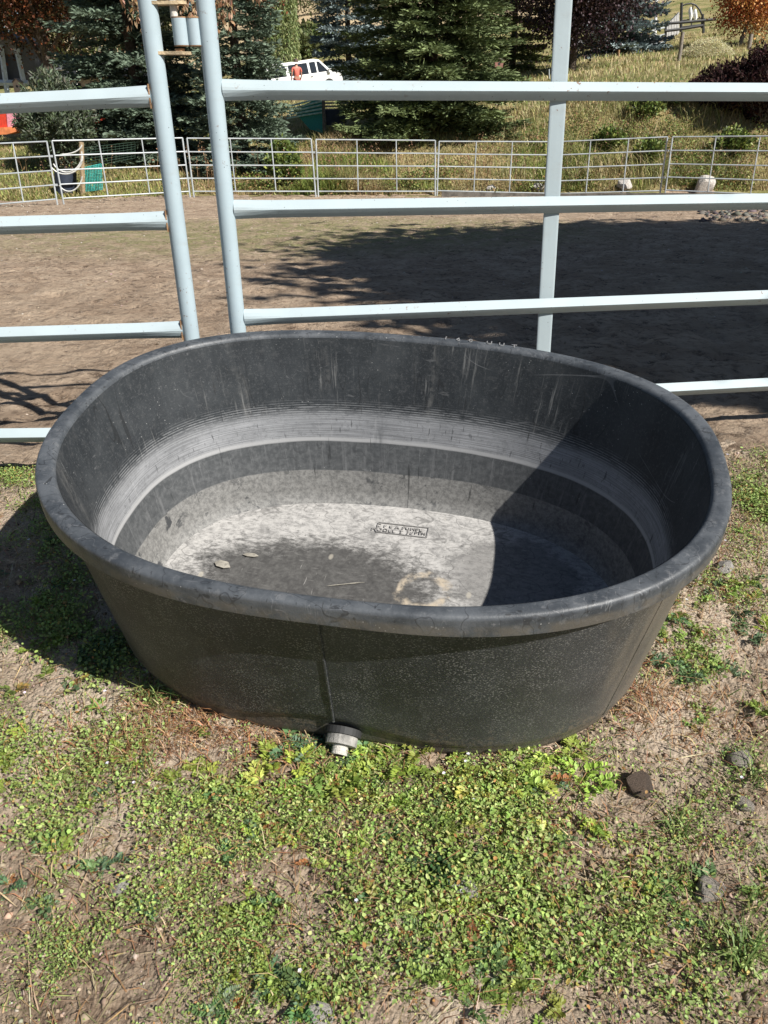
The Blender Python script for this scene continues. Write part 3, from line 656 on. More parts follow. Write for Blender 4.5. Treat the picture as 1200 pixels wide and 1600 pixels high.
# timber edging under the right panels and a low rail with rubble nearer
TIMB = simple('weathered_timber', (.11, .10, .085), .85, .4, 6, 0, .6)
def beam(name, pts, w, h, m, label, catg):
    q = MB()
    for a, b in zip(pts, pts[1:]):
        d = b-a; q.box((a+b)/2, (d.length, w, h), Matrix.Rotation(math.atan2(d.y, d.x), 3, 'Z') @ Matrix.Rotation(-math.asin(d.z/d.length), 3, 'Y'))
    return tag(q.build(name, m), label, catg)
beam('edging_board', [at(690, 305, 24.3), at(850, 308, 24.3), at(1030, 307.5, 23.6), at(1180, 309, 22.8)], .1, .2, TIMB, 'dark timber edging board along the foot of the right arena panels', 'timber edging')
beam('low_rail', [at(1110, 331, 19.2), at(1196, 339, 18.0), at(1330, 347, 17.0)], .06, .09, STEEL, 'low grey steel rail lying over rubble at the arena edge', 'rail')
# near tanbark pieces and pebbles on arena built later

# ------------------------------------------------------------------ conifers
BARK = simple('bark', (.085, .062, .045), .9, .4, 14, 0, .8); BARKG = simple('grey_bark', (.17, .155, .135), .9, .3, 14, 0, .8)
def trunk_part(root, pts, radii, m=BARK, name='trunk'):
    q = MB(); q.tube(pts, radii, 10); return q.build(name, m, root, True)
def conifer(name, label, base, Ht, R, cols, z0=.5, step=.26, per=8, droop=.28, clump=(.17, .055), dens=1.0, group=None, seed=0):
    r_ = np.random.default_rng(seed+100); root = empty(name, base, label, 'tree', group)
    trunk_part(root, [(0, 0, -.4), (0, 0, Ht*.5), (0, 0, Ht)], [.03*Ht*.55, .016*Ht*.55, .01])
    P = []; D = []; zz = z0
    while zz < Ht*.97:
        f = zz/Ht; Lm = R*(1-f)**.82
        n = max(3, int(per*(.55+.45*(1-f)))); az0 = r_.random()*6.28
        for k in range(n):
            az = az0+6.283*k/n+.35*r_.standard_normal(); L = Lm*(.72+.42*r_.random())
            if L < .12: continue
            zb = zz+.12*r_.standard_normal(); dirv = np.array([math.cos(az), math.sin(az), 0]); sd2 = np.array([-math.sin(az), math.cos(az), 0])
            up = .22*(f-.25)+.05*r_.standard_normal(); dr = droop*(1-f*.7)
            nt = max(4, int(L/.13)); ts = (np.arange(nt)+r_.random(nt)*.7)/nt; ts = ts[ts > .12]
            axis = lambda t: zb+L*(up*t-dr*t*t*(1.35-t))+.10*L*np.maximum(t-.7, 0)
            for t in ts:
                bp = dirv*L*t+np.array([0, 0, axis(t)]); tl = (.40*L*(1-t)**.8+.16)*(.7+.5*r_.random())
                for sgn in (-1, 1):
                    tw = unit(dirv*(.75+.3*r_.random())+sgn*sd2*(.75+.3*r_.random())+np.array([0, 0, -.12+.14*r_.standard_normal()]))
                    m_ = max(2, int(tl/.11*dens)); q = (np.arange(m_)+r_.random(m_))/m_
                    pts = bp+tw*(q*tl)[:, None]+np.stack([0*q, 0*q, -.12*tl*q*q], 1); P.append(pts); D.append(np.repeat(tw[None], m_, 0))
            q = np.linspace(.9, 1.0, 3); P.append(dirv*(L*q)[:, None]+np.stack([0*q, 0*q, axis(q)], 1)); D.append(np.repeat(dirv[None], 3, 0))
        zz += step*(.8+.4*r_.random())
    P = np.concatenate(P); D = np.concatenate(D); n = len(P); V = []; T = []; C = []; b = 0
    cb = np.array(cols)
    g = fbm(P[:, 0]*.8+P[:, 2], P[:, 1]*.8, 3, seed)+.5
    base_c = cb[0]*(1-g[:, None])+cb[1]*g[:, None]
    for j in range(3):
        jit = .45*rng.standard_normal((n, 3)); jit[:, 2] = np.abs(jit[:, 2])*.5-.05
        d = unit(D+jit); L = clump[0]*(.7+.6*rng.random(n)); w = clump[1]*(.7+.6*rng.random(n))
        v, t = leaves_np(P+.03*rng.standard_normal((n, 3)), d, rdir(n, 1.2), L, w, .1)
        c = base_c*(1+.22*rng.standard_normal((n, 1))).clip(.4, 1.8); tip = np.repeat(c, 4, 0); tip[2::4] *= 1.25
        V.append(v); T.append(t+b); C.append(tip); b += len(v)
    build('crown', np.concatenate(V), np.concatenate(T), NEEDLE, root, False, np.concatenate(C).clip(.005, .6)); return root
def gbase(px, Y, dz=-.05): 
    p = at(px, 200, Y); return Vector((p.x, Y, float(ground_z(p.x, Y))+dz))
GRN = [(.065, .09, .04), (.20, .245, .10)]; BLU = [(.12, .155, .155), (.28, .335, .33)]; BLG = [(.07, .10, .07), (.18, .23, .16)]
conifer('spruce_tree', 'dark blue-green spruce standing behind the left pale gate post', gbase(222, 31), 15, 3.15, BLG, .55, .38, 10, .30, (.2, .06), 1.1, seed=1, group='spruces beyond the arena')
conifer('spruce_tree', 'bushy blue-green spruce just right of the second pale post', gbase(378, 28.5), 12, 2.0, BLG, .2, .30, 10, .18, (.17, .06), 1.15, seed=2, group='spruces beyond the arena')
conifer('spruce_tree', 'broad green spruce with tiered boughs in the middle behind the top rail', gbase(672, 31), 16, 3.4, GRN, .35, .40, 12, .24, (.22, .06), 1.1, seed=3, group='spruces beyond the arena')
conifer('spruce_tree', 'silvery blue spruce half hidden behind the broad middle spruce, right of the white car', gbase(548, 57), 13, 2.9, BLU, .5, .45, 9, .25, (.25, .09), .8, seed=4, group='spruces beyond the arena')
conifer('spruce_tree', 'pale blue spruce on the hill behind the purple-leaved tree', gbase(945, 50), 12, 3.0, BLU, .1, .45, 9, .2, (.26, .10), .8, seed=5, group='spruces beyond the arena')
conifer('spruce_tree', 'olive green spruce between the middle spruce and purple-leaved tree', gbase(795, 46), 11, 2.2, [(.08, .10, .035), (.2, .22, .075)], .4, .40, 8, .2, (.24, .08), .7, seed=6, group='spruces beyond the arena')

# ------------------------------------------------------------------ broadleaf trees and shrubs
def broadleaf(name, label, base, zc, rx, rz, cols, nclump=60, per=160, lsize=.10, tr=.12, group=None, spread=.16, seed=0, bark=BARK, catg='tree', limbs=14, shell=.55, lean=(0, 0), zmin=-1.):
    r_ = np.random.default_rng(seed+500); root = empty(name, base, label, catg, group); top = np.array([lean[0], lean[1], zc])
    d = unit(r_.standard_normal((nclump, 3))); rr = shell+(1-shell)*r_.random((nclump, 1)); rr = rr*(.85+.3*r_.random((nclump, 1)))
    Cc = top+d*rr*np.array([rx, rx, rz]); Cc = Cc[Cc[:, 2] > max(.15, zc+zmin*rz)]
    q = MB(); q.tube([(0, 0, -.3), tuple(top*.45+np.array([.05, 0, 0])), tuple(top)], [tr*1.25, tr*.8, tr*.35], 10)
    for k in range(min(limbs, len(Cc))):
        s0 = np.array([0, 0, 0])+top*(.35+.5*r_.random()); m_ = (s0+Cc[k])/2+np.array([0, 0, .08*rz]); q.tube([tuple(s0), tuple(m_), tuple(Cc[k])], [tr*.42, tr*.26, tr*.08], 6)
    q.build('trunk', bark, root, True)
    n = len(Cc)*per; ci = np.repeat(np.arange(len(Cc)), per); sp = spread*rx*(.6+.8*r_.random(len(Cc)))[ci][:, None]
    P = Cc[ci]+r_.standard_normal((n, 3))*sp*np.array([1, 1, .75])
    cc = pick(cols, len(Cc), .12)[ci]; c = cc*(1+.25*r_.standard_normal((n, 1))).clip(.4, 1.9)
    L = lsize*(.7+.6*r_.random(n)); v, t = leaves_np(P, rdir(n, -.3), rdir(n, .8), L, L*.65, .2)
    build('crown', v, t, LEAF, root, False, np.repeat(c, 4, 0).clip(.004, .8)); return root
broadleaf('maple_tree', 'large maple with dark russet foliage at the top left', gbase(92, 42), 7.4, 3.9, 3.7, [(.05, .022, .012), (.085, .03, .012), (.05, .035, .014), (.18, .06, .02)], 150, 230, .15, .28, None, .2, 1, zmin=-1.)
broadleaf('maple_tree', 'dark burgundy maple top above the bushy spruce right of the second post', gbase(410, 46), 6.9, 1.7, 2.4, [(.035, .014, .012), (.05, .016, .014), (.16, .05, .02)], 60, 200, .14, .16, None, .22, 2)
broadleaf('plum_tree', 'round purple-leaved tree behind the flat upright stay', gbase(885, 41), 4.2, 2.75, 2.9, [(.03, .018, .021), (.05, .026, .031), (.085, .052, .055), (.022, .017, .019)], 170, 260, .13, .17, None, .2, 3)
broadleaf('maple_tree', 'small bright orange maple on the hill at the top right', gbase(1131, 47), 2.75, 2.1, 2.1, [(.50, .17, .06), (.62, .28, .12), (.38, .11, .045), (.5, .22, .08)], 110, 170, .13, .10, None, .2, 4, BARKG, lean=(.6, 0))
# weeping willow: drooping strands
def willow(label, base, R, Ht, cols):
    root = empty('willow_tree', base, label, 'tree'); trunk_part(root, [(0, 0, -.3), (.1, 0, Ht*.5), (0, 0, Ht*.85)], [.3, .2, .06])
    P = []
    for k in range(420):
        a = random.random()*6.28; r = R*math.sqrt(random.random()); z1 = Ht*(1-.35*(r/R)**2); L = (z1-.8)*(.5+.5*random.random()); n = int(L/.09)
        t = np.linspace(0, 1, n); P.append(np.stack([r*math.cos(a)*(1+.12*t)+.04*np.sin(t*9+a), r*math.sin(a)*(1+.12*t), z1-L*t], 1))
    P = np.concatenate(P); n = len(P); D = rng.standard_normal((n, 3))*.5+np.array([0, 0, -1]); L = .2*(.7+.6*rng.random(n))
    v, t = leaves_np(P+.05*rng.standard_normal((n, 3)), D, rdir(n), L, L*.28, .1); build('crown', v, t, LEAF, root, False, np.repeat(pick(cols, n, .2), 4, 0).clip(.01, .6))
willow('pale green weeping willow hanging above the white car', gbase(449, 53), .95, 9.0, [(.20, .24, .09), (.28, .31, .13), (.16, .20, .075)])
# shrubs
def shrub(name, label, base, R, Ht, cols, nst, lsize, catg='shrub', asp=.35, up=.9, m=None, group=None):
    m = m or LEAF
    root = empty(name, base, label, catg, group); q = MB(); P = []; D = []
    for k in range(nst):
        a = random.random()*6.28; s = math.sqrt(random.random()); tip = Vector((R*s*math.cos(a), R*s*math.sin(a), Ht*(1-.45*s*s)*(.6+.45*random.random()))); st0 = Vector((tip.x*.25, tip.y*.25, 0)); mid = st0.lerp(tip, .55)+Vector((0, 0, .12*Ht))
        q.tube([st0, mid, tip], [.014, .009, .004], 4, False); n = int(max(10, (tip-st0).length/.022)); t = rng.random(n)**.7
        c = np.outer((1-t)**2, st0)+np.outer(2*t*(1-t), mid)+np.outer(t*t, tip); P.append(c); dd = np.array((tip-mid).normalized()); D.append(np.repeat(dd[None], n, 0))
    q.build('stems', BARKG, root); P = np.concatenate(P); D = np.concatenate(D); n = len(P)
    L = lsize*(.6+.8*rng.random(n)); d = unit(D*up+.9*rng.standard_normal((n, 3))); v, t = leaves_np(P+.04*rng.standard_normal((n, 3)), d, rdir(n, .6), L, L*asp, .15)
    build('foliage', v, t, m, root, False, np.repeat(pick(cols, n, .25), 4, 0).clip(.006, .6)); return root
shrub('silver_shrub', 'grey-green willowy shrub beside the dark shed at far left', gbase(90, 28.5), 1.3, 2.95, [(.10, .125, .075), (.17, .20, .14), (.075, .10, .05)], 300, .16, asp=.3)
for px, Y, R, Ht, lab in ((1192, 28.2, 1.7, 2.3, 'burgundy dead-leaved shrub at the right edge below the orange maple'), (1125, 29, 1.25, 1.35, 'low burgundy dead-leaved shrub sloping down left of the taller one')):
    shrub('burgundy_shrub', lab, gbase(px, Y), R, Ht, [(.030, .014, .016), (.05, .022, .022), (.075, .045, .035), (.02, .012, .012)], 420, .12, asp=.45, m=DRY)
for px, Y, R, Ht, lab in ((1005, 29, .6, .6, 'bright green leafy bush on the bank right of the flat stay'), (1045, 29.6, .7, .6, 'yellow-green leafy bush in front of the low burgundy shrub'), (955, 27.5, .5, .65, 'leafy bush on the slope just right of the flat stay'), (440, 25.6, .55, 1.5, 'light green tall weed in front of the bushy spruce'), (1020, 26.5, .5, .7, 'shaded green bush behind the shaded arena panel'), (1150, 26.6, .6, .8, 'olive bush on the bank behind the rightmost panel')):
    shrub('leafy_bush', lab, gbase(px, Y), R, Ht, [(.14, .19, .045), (.22, .255, .06), (.10, .14, .04)], 130, .11, asp=.6)
# overhanging tree with dry seed clusters (limb reaches in from the left, above the frame)
sb_ = Vector((-9.0, 13.0, float(ground_z(-9., 13.)))); sr = empty('boxelder_tree', sb_, 'tree with dry tan seed clusters hanging beside the tops of both pale posts', 'tree')
q = MB(); q.tube([(0, 0, -.2), (.15, 0, 2.6), (.4, 0, 4.8)], [.22, .17, .10], 10)
tips = []
for px, n0 in ((203, 30), (216, 18), (228, 20), (268, 14), (292, 22), (306, 18), (345, 34), (352, 16), (398, 10)):
    tips.append((at(px, -22, 12.6+random.random())-sb_, n0))
for k, (tp, n0) in enumerate(tips): q.tube([(.3, 0, 4.0+.08*k), tuple(Vector((.3, 0, 4.4)).lerp(tp, .5)+Vector((0, 0, .35))), tuple(tp)], [.05, .03, .012], 6)
q.build('trunk', BARK, sr, True)
P = []
for tp, n0 in tips:
    for k in range(n0):
        a = np.array(tp)+np.array([.07*rng.standard_normal(), .12*rng.standard_normal(), -.02-.52*rng.random()*n0/34]); P.append(a+.015*rng.standard_normal((3, 3)))
P = np.concatenate(P); n = len(P); D = rng.standard_normal((n, 3))*.35+np.array([0, 0, -1]); L = .085*(.7+.5*rng.random(n))
v, t = leaves_np(P, D, rdir(n), L, L*.38, .2); o = build('seed_clusters', v, t, DRY, sr, False, np.repeat(pick([(.36, .24, .14), (.46, .32, .20), (.24, .13, .07)], n, .2), 4, 0).clip(.02, .8)); o['kind'] = 'stuff'
# trees standing right of the frame whose shade lies over the arena
broadleaf('shade_tree', 'tall tree right of the tank, outside the picture, shading the arena', Vector((8.9, 3.0, float(ground_z(8.9, 3.0)))), 6.6, 2.7, 3.2, [(.05, .08, .03), (.09, .12, .04)], 170, 120, .3, .24, None, .22, 7, zmin=-.9, limbs=20)
broadleaf('shade_tree', 'second tree right of the arena, outside the picture, shading its far side', Vector((11.6, 4.4, float(ground_z(11.6, 4.4)))), 6.6, 2.9, 3.0, [(.05, .08, .03), (.09, .12, .04)], 170, 120, .3, .24, None, .22, 8, zmin=-.9, limbs=20)
broadleaf('shade_tree', 'fourth slim tree nearest the fence on the right, outside the picture', Vector((7.3, .3, float(ground_z(7.3, .3)))), 5.6, 1.3, 1.9, [(.05, .08, .03), (.09, .12, .04)], 110, 120, .26, .16, None, .22, 18, zmin=-.9, limbs=16)
broadleaf('shade_tree', 'third tree right of the tank, outside the picture, shading the near dirt', Vector((8.6, 1.0, float(ground_z(8.6, 1.0)))), 6.4, 1.75, 2.2, [(.05, .08, .03), (.09, .12, .04)], 120, 120, .28, .2, None, .24, 17, zmin=-.9, limbs=20)
conifer('shade_spruce', 'spruce right of the arena, outside the picture, whose tip shades the dirt', Vector((7.6, 2.3, float(ground_z(7.6, 2.3)))), 9.6, 2.6, GRN, .8, .4, 7, .2, (.3, .16), .6, seed=9)

# ------------------------------------------------------------------ grass and weeds beyond the arena
def veg_points(n, y0, y1, wfun, px0=-40, px1=1240):
    px = px0+(px1-px0)*rng.random(n); Y = y0+(y1-y0)*rng.random(n)**1.3
    d0 = (px-600)/F; x = d0*(Y*math.cos(PITCH)+1.0*math.sin(PITCH)); keep = rng.random(n) < wfun(px, Y, x)
    x, Y = x[keep], Y[keep]; return np.stack([x, Y, gz(x, Y)-.02], 1), px[keep]
def bank_w(px, Y, x):
    left = np.clip((px-240)/120, 0, 1); w = .15+.85*left
    return w*(.45+1.1*np.clip(fbm(x*.9, Y*.9, 3, 71)+.5, 0, 1))
P, px_ = veg_points(95000, 24.75, 31, bank_w); n = len(P)
patch = fbm(P[:, 0]*.55, P[:, 1]*.55, 3, 77)+.5; tall = np.clip(1.2*np.exp(-((px_-540)/60)**2)+.6*patch, .25, 1.6)
Hh = (.16+.42*rng.random(n))*tall; c1 = pick([(.40, .32, .16), (.48, .39, .22), (.28, .2, .1)], n); c2 = pick([(.22, .27, .065), (.30, .33, .09), (.15, .20, .05)], n)
w = np.clip((patch-.42)*4+.15*rng.standard_normal(n), 0, 1)[:, None]; c = c1*(1-w)+c2*w
v, t = blades_np(P, Hh, .25+.5*rng.random(n), .012+.014*rng.random(n)); tag(build('tall_grass', v, t, DRY, None, False, np.repeat(c, 5, 0).clip(.01, .7)), 'tall dry and green grass on the bank behind the arena panels', 'grass', None, 'stuff')
P, px_ = veg_points(70000, 30, 62, lambda px, Y, x: np.clip((px-150)/500, .12, 1)*(.3+fbm(x*.5, Y*.5, 3, 81)+.4)); n = len(P)
c = pick([(.50, .42, .24), (.40, .35, .17), (.22, .25, .08), (.42, .36, .2)], n); v, t = blades_np(P, .06+.26*rng.random(n)**1.6, .3+.6*rng.random(n), .022+.02*rng.random(n)); tag(build('hill_grass', v, t, DRY, None, False, np.repeat(c, 5, 0).clip(.01, .7)), 'straw coloured grass on the hillside behind the bank', 'grass', None, 'stuff')
P, px_ = veg_points(30000, 24.6, 33, lambda px, Y, x: np.clip((360-px)/150, 0, 1)); n = len(P)
c = pick([(.25, .24, .08), (.34, .29, .13), (.16, .19, .055)], n); v, t = blades_np(P, .06+.12*rng.random(n), .3+.5*rng.random(n), .02+.02*rng.random(n)); tag(build('lawn_grass', v, t, DRY, None, False, np.repeat(c, 5, 0).clip(.01, .7)), 'short yellowing lawn behind the left arena panels', 'grass', None, 'stuff')
P, px_ = veg_points(16000, 24.9, 30, lambda px, Y, x: np.clip((px-760)/120, 0, 1)*np.clip((fbm(x*.9, Y*.9, 3, 95)+.12)*3, 0, 1)); n = len(P)
v, t = blades_np(P, .35+.6*rng.random(n), .5+.8*rng.random(n), .012+.012*rng.random(n)); tag(build('arching_grass', v, t, DRY, None, False, np.repeat(pick([(.34, .29, .14), (.20, .215, .07), (.13, .15, .05), (.45, .38, .22)], n), 5, 0).clip(.01, .7)), 'long arching olive and straw grass on the shaded right bank', 'grass', None, 'stuff')
# broad-leaved weeds along the foot of the bank
P, px_ = veg_points(34000, 24.7, 29.8, lambda px, Y, x: np.clip((px-300)/100, .1, 1)*np.clip((fbm(x*.8, Y*.8, 3, 91))*6, 0, 1)); n = len(P)
P = np.repeat(P, 3, 0); n *= 3; P = P+np.stack([.1*rng.standard_normal(n), .1*rng.standard_normal(n), .05+.45*rng.random(n)**1.5], 1); L = .07*(.6+.8*rng.random(n))
v, t = leaves_np(P, rdir(n), rdir(n, 1), L, L*.6, .2); tag(build('bank_weeds', v, t, LEAF, None, False, np.repeat(pick([(.11, .16, .04), (.18, .225, .055), (.25, .26, .08), (.26, .16, .07)], n, .25), 4, 0).clip(.01, .6)), 'leafy green weeds growing through the grass of the bank', 'weeds', None, 'stuff')
# brown seed stalks
P, px_ = veg_points(700, 24.8, 26.5, lambda px, Y, x: .06+np.exp(-((px-545)/45)**2)+.8*np.exp(-((px-335)/25)**2)+.5*np.exp(-((px-770)/60)**2)); n = len(P)
Hh = .7+.7*rng.random(n); v1, t1 = blades_np(P, Hh, .1+.2*rng.random(n), np.full(n, .014), .1); tips = v1[4::5]; m_ = 10
Q = np.repeat(tips, m_, 0)+np.stack([.035*rng.standard_normal(n*m_), .035*rng.standard_normal(n*m_), -.32*rng.random(n*m_)], 1); L = .06*(.6+.8*rng.random(n*m_)); v2, t2 = leaves_np(Q, rdir(n*m_, .8), rdir(n*m_), L, L*.5, .2)
V, T, C = cat([(v1, t1, np.repeat(pick([(.22, .13, .075), (.30, .19, .11)], n), 5, 0)), (v2, t2, np.repeat(pick([(.24, .14, .085), (.34, .22, .13)], n*m_), 4, 0))])
tag(build('seed_stalk_weeds', V, T, DRY, None, False, C.clip(.01, .7)), 'tall brown dock-like seed stalks behind the middle arena panel', 'weeds', None, 'stuff')

# ------------------------------------------------------------------ stones
STONE = simple('pale_stone', (.42, .39, .35), .9, .3, 9, 0, .8); STONED = simple('brown_clod', (.16, .115, .085), .95, .4, 22, 0, 1.0); STONEG = simple('grey_stone', (.40, .355, .30), .9, .4, 14, 0, .9)
def rock(name, label, p, s, m, catg='stone', seed=0, sink=.3):
    r_ = np.random.default_rng(seed); import bmesh
    bm = bmesh.new(); bmesh.ops.create_icosphere(bm, subdivisions=3, radius=1); 
    pl = unit(r_.standard_normal((16, 3))); off = .58+.3*r_.random(16)
    for vv in bm.verts:
        c = np.array(vv.co); k = 1.0
        for a, o_ in zip(pl, off):
            dd = c@a
            if dd > o_: c = c-a*(dd-o_)*.9
        c = c*(1+.12*(fbm(np.array([c[0]*3+seed]), np.array([c[1]*3+c[2]*2]), 3, seed)[0])); vv.co = c
    me = bpy.data.meshes.new(name); bm.to_mesh(me); bm.free(); o = link(name, me, None, m, False)
    o.scale = s; o.location = Vector(p)+Vector((0, 0, s[2]*(1-2*sink)*.8)); o.rotation_euler = (.2*r_.standard_normal(), .2*r_.standard_normal(), r_.random()*6)
    return tag(o, label, catg)
for i, (px, py, s, m, lab) in enumerate([
    (997, 1232, (.040, .032, .032), STONED, 'dark brown clod lying on bare soil right of the tank front'),
    (1108, 1390, (.045, .03, .024), STONEG, 'grey angular stone among grass near the lower right corner'),
    (1132, 892, (.045, .028, .02), STONE, 'pale flat stone beside the right end of the tank'),
    (722, 1388, (.040, .028, .012), STONE, 'flat buff clod in the middle of the green weeds'),
    (1155, 1195, (.035, .03, .02), STONEG, 'small grey stone at the right edge of the soil, level with the tank foot'),
    (1160, 1260, (.028, .022, .016), STONEG, 'little grey-brown stone at the right edge below the other'),
    (1047, 1438, (.015, .012, .01), STONE, 'tiny pale pebble left below the angular grey stone'),
    (190, 1385, (.03, .02, .012), STONE, 'small pale clod among weeds at lower left'),
    (1088, 905, (.02, .016, .012), STONE, 'little pale stone by the right tank wall'),
    (505, 1590, (.03, .022, .012), STONE, 'small buff clod at the bottom edge below the weeds')]):
    rock('stone', lab, ground_at(px, py), s, m, 'stone', i+1)
for i, (px, py, Y, s, lab) in enumerate([(1100, 296, 24.6, (.42, .3, .34), 'big pale boulder behind the rightmost arena panel'), (975, 302, 24.9, (.32, .25, .2), 'pale rounded boulder at the foot of the shaded arena panel'), (767, 296, 25.0, (.16, .12, .12), 'white stone behind the panel left of the flat stay'), (768, 289, 25.3, (.09, .07, .06), 'small white stone resting above the larger white one'), (840, 300, 24.9, (.22, .2, .16), 'grey stone at the panel joint behind the flat stay'), (1158, 341, 18.0, (.13, .1, .08), 'pale stone in front of the low grey rail')]):
    p = at(px, py, Y); p.z = float(gz(p.x, Y))+s[2]*.2; rock('boulder', lab, p, s, STONE, 'boulder', 40+i)
# rubble under the low rail (uncountable)
n = 150; V = []; T = []; b = 0
oct_v = np.array([[1, 0, 0], [-1, 0, 0], [0, 1, 0], [0, -1, 0], [0, 0, 1], [0, 0, -1.]]); oct_t = np.array([[0, 2, 4], [2, 1, 4], [1, 3, 4], [3, 0, 4], [2, 0, 5], [1, 2, 5], [3, 1, 5], [0, 3, 5]])
def pebbles(name, P, sz, cols, m, label, catg, flat=.6):
    n = len(P); R = oct_v[None]*(sz[:, None, None]*(.6+.7*rng.random((n, 6, 1)))); R[:, :, 2] *= flat
    a = rng.random(n)*6.28; c, s = np.cos(a)[:, None], np.sin(a)[:, None]; X = R[:, :, 0]*c-R[:, :, 1]*s; Y = R[:, :, 0]*s+R[:, :, 1]*c
    V = (np.stack([X, Y, R[:, :, 2]], -1)+P[:, None]).reshape(-1, 3); T = (oct_t[None]+6*np.arange(n)[:, None, None]).reshape(-1, 3)
    return tag(build(name, V, T, m, None, False, np.repeat(pick(cols, n, .2), 6, 0).clip(.01, .8)), label, catg, None, 'stuff')
px = 1090+150*rng.random(160); py = 326+20*rng.random(160); P = np.array([ground_at(a, b) for a, b in zip(px, py)]); pebbles('rubble', P, .03+.07*rng.random(160), [(.10, .095, .09), (.2, .18, .16)], DRY, 'loose grey rubble below the low rail at the arena edge', 'rubble')
P, _ = veg_points(10000, 3, 24, lambda px, Y, x: 1.0); pebbles('arena_chips', P+np.array([0, 0, .01]), (.003+.012*rng.random(len(P))**2)*(.6+P[:, 1]*.09), [(.46, .39, .30), (.30, .22, .15), (.12, .085, .06), (.5, .45, .38)], DRY, 'small clods, chips and straw bits scattered on the arena dirt', 'debris')
n = 14000; x = -1.9+3.9*rng.random(n); y = .7+1.85*rng.random(n); P = np.stack([x, y, gz(x, y)+.001], 1); pebbles('soil_crumbs', P, .0015+.006*rng.random(n)**3, [(.38, .30, .22), (.24, .175, .125), (.43, .36, .28)], DRY, 'crumbs of dry soil and grit on the weedy bank', 'soil crumbs', .8)
n = 5000; x = -1.9+3.9*rng.random(n); y = .7+1.85*rng.random(n); P = np.stack([x, y, gz(x, y)+.001], 1); pebbles('soil_clods', P, .004+.010*rng.random(n)**2.5, [(.36, .28, .20), (.26, .19, .135), (.42, .34, .26)], DRY, 'small dry soil clods lying on the weedy bank', 'soil clods', .7)

# ------------------------------------------------------------------ ground cover in the foreground
def blob(px, py, L):
    r = 0*px
    for cx, cy, rx, ry, w in L: r = np.maximum(r, w*np.exp(-(((px-cx)/rx)**2+((py-cy)/ry)**2)))
    return r
Bclov = [(60, 1560, 150, 100, .65), (90, 1380, 170, 90, .8), (60, 1200, 110, 80, .5), (-330, 1150, 300, 420, .5), (1540, 1100, 300, 450, .42), (600, 1900, 700, 200, .4), (660, 1240, 330, 90, 1.0), (480, 1330, 330, 110, .9), (760, 1400, 230, 120, .9), (300, 1270, 200, 80, .8), (130, 1300, 170, 100, .7), (330, 1490, 320, 120, .85), (70, 1460, 150, 130, .75), (650, 1540, 330, 90, .65), (1060, 1330, 160, 170, .36), (1160, 1500, 110, 150, .5), (1180, 780, 45, 100, .9), (1130, 950, 70, 60, .6), (30, 775, 80, 50, 1.0), (1070, 1050, 70, 60, .5), (90, 930, 150, 150, .8), (40, 1140, 70, 60, .5), (170, 1210, 170, 80, .55), (250, 1400, 250, 120, .8), (900, 1450, 200, 120, .55), (120, 1000, 140, 80, .9), (930, 1300, 120, 100, .4), (1130, 1240, 110, 70, .35), (240, 1080, 60, 40, .4)]
Bfeat = [(-330, 1200, 300, 420, .35), (1540, 1150, 300, 450, .35), (600, 1900, 700, 220, .35), (640, 1240, 330, 80, .95), (400, 1330, 250, 90, .7), (750, 1380, 200, 90, .6), (800, 1220, 110, 60, .9), (860, 1290, 90, 60, .9), (790, 1520, 120, 60, .9), (440, 1560, 90, 60, .9), (360, 1460, 110, 70, .8), (600, 1210, 250, 60, .75), (1040, 1010, 50, 80, .9), (1090, 1070, 70, 50, .6), (420, 1180, 80, 40, .5), (210, 1230, 120, 60, .45), (700, 1480, 200, 70, .4), (1010, 1230, 60, 40, .5), (1110, 1190, 90, 60, .5), (540, 1420, 260, 80, .35), (130, 1030, 90, 60, .5), (1165, 960, 50, 60, .5)]
Bdead = [(320, 1130, 150, 55, 1.0), (190, 1180, 120, 60, .7), (1010, 1100, 90, 50, .8), (480, 1180, 120, 40, .6), (620, 1190, 60, 25, .7), (1080, 1130, 120, 60, .5), (560, 1350, 600, 300, .30), (900, 1280, 80, 60, .5), (1000, 1400, 200, 200, .35), (1120, 900, 80, 200, .4)]
def near_pts(n):
    n = int(n*1.95); x = -3.1+6.4*rng.random(n); y = .25+2.3*rng.random(n)
    P = np.stack([x, y, ground_z(x, y)+near_detail(x, y)], 1); px, py = project(P)
    # keep out of the tank's footprint
    Mi = np.array(TM.inverted()); L = P@Mi[:3, :3].T+Mi[:3, 3]; inside = (np.abs(L[:, 0]/(AB-.01))**NB_+np.abs(L[:, 1]/(BB-.012))**NB_) < 1
    dentok = inside
    k = (~dentok) & (px > -900) & (px < 2300) & (py < 2600)
    return P[k], px[k], py[k]
# small round-leaved clover-like weeds: each plant a few stalks with leaflets
P, px, py = near_pts(120000); cl = fbm(P[:, 0]*7, P[:, 1]*7, 3, 101)*2.2; k = rng.random(len(P)) < (blob(px, py, Bclov)*(.58+1.35*cl)).clip(0, 1)*.80; P = P[k]; px = px[k]; py = py[k]
m_ = 9; n = len(P)*m_; a = rng.random(n)*6.28; r = .004+.022*rng.random(n)**.7; Q = np.repeat(P, m_, 0)+np.stack([r*np.cos(a), r*np.sin(a), .004+.022*rng.random(n)*np.repeat(.5+rng.random(len(P)), m_)], 1)
D = np.stack([np.cos(a), np.sin(a), .15+.35*rng.standard_normal(n)], 1)+.4*rng.standard_normal((n, 3)); L = .0062*(.4+1.0*rng.random(n))*np.repeat(.65+1.1*np.clip(fbm(P[:, 0]*4+9, P[:, 1]*4, 3, 141)+.35, 0, .8), m_)
vv = np.repeat(np.clip((fbm(P[:, 0]*3, P[:, 1]*3, 3, 107)+.5)+.1*rng.standard_normal(len(P)), 0, 1), m_)[:, None]
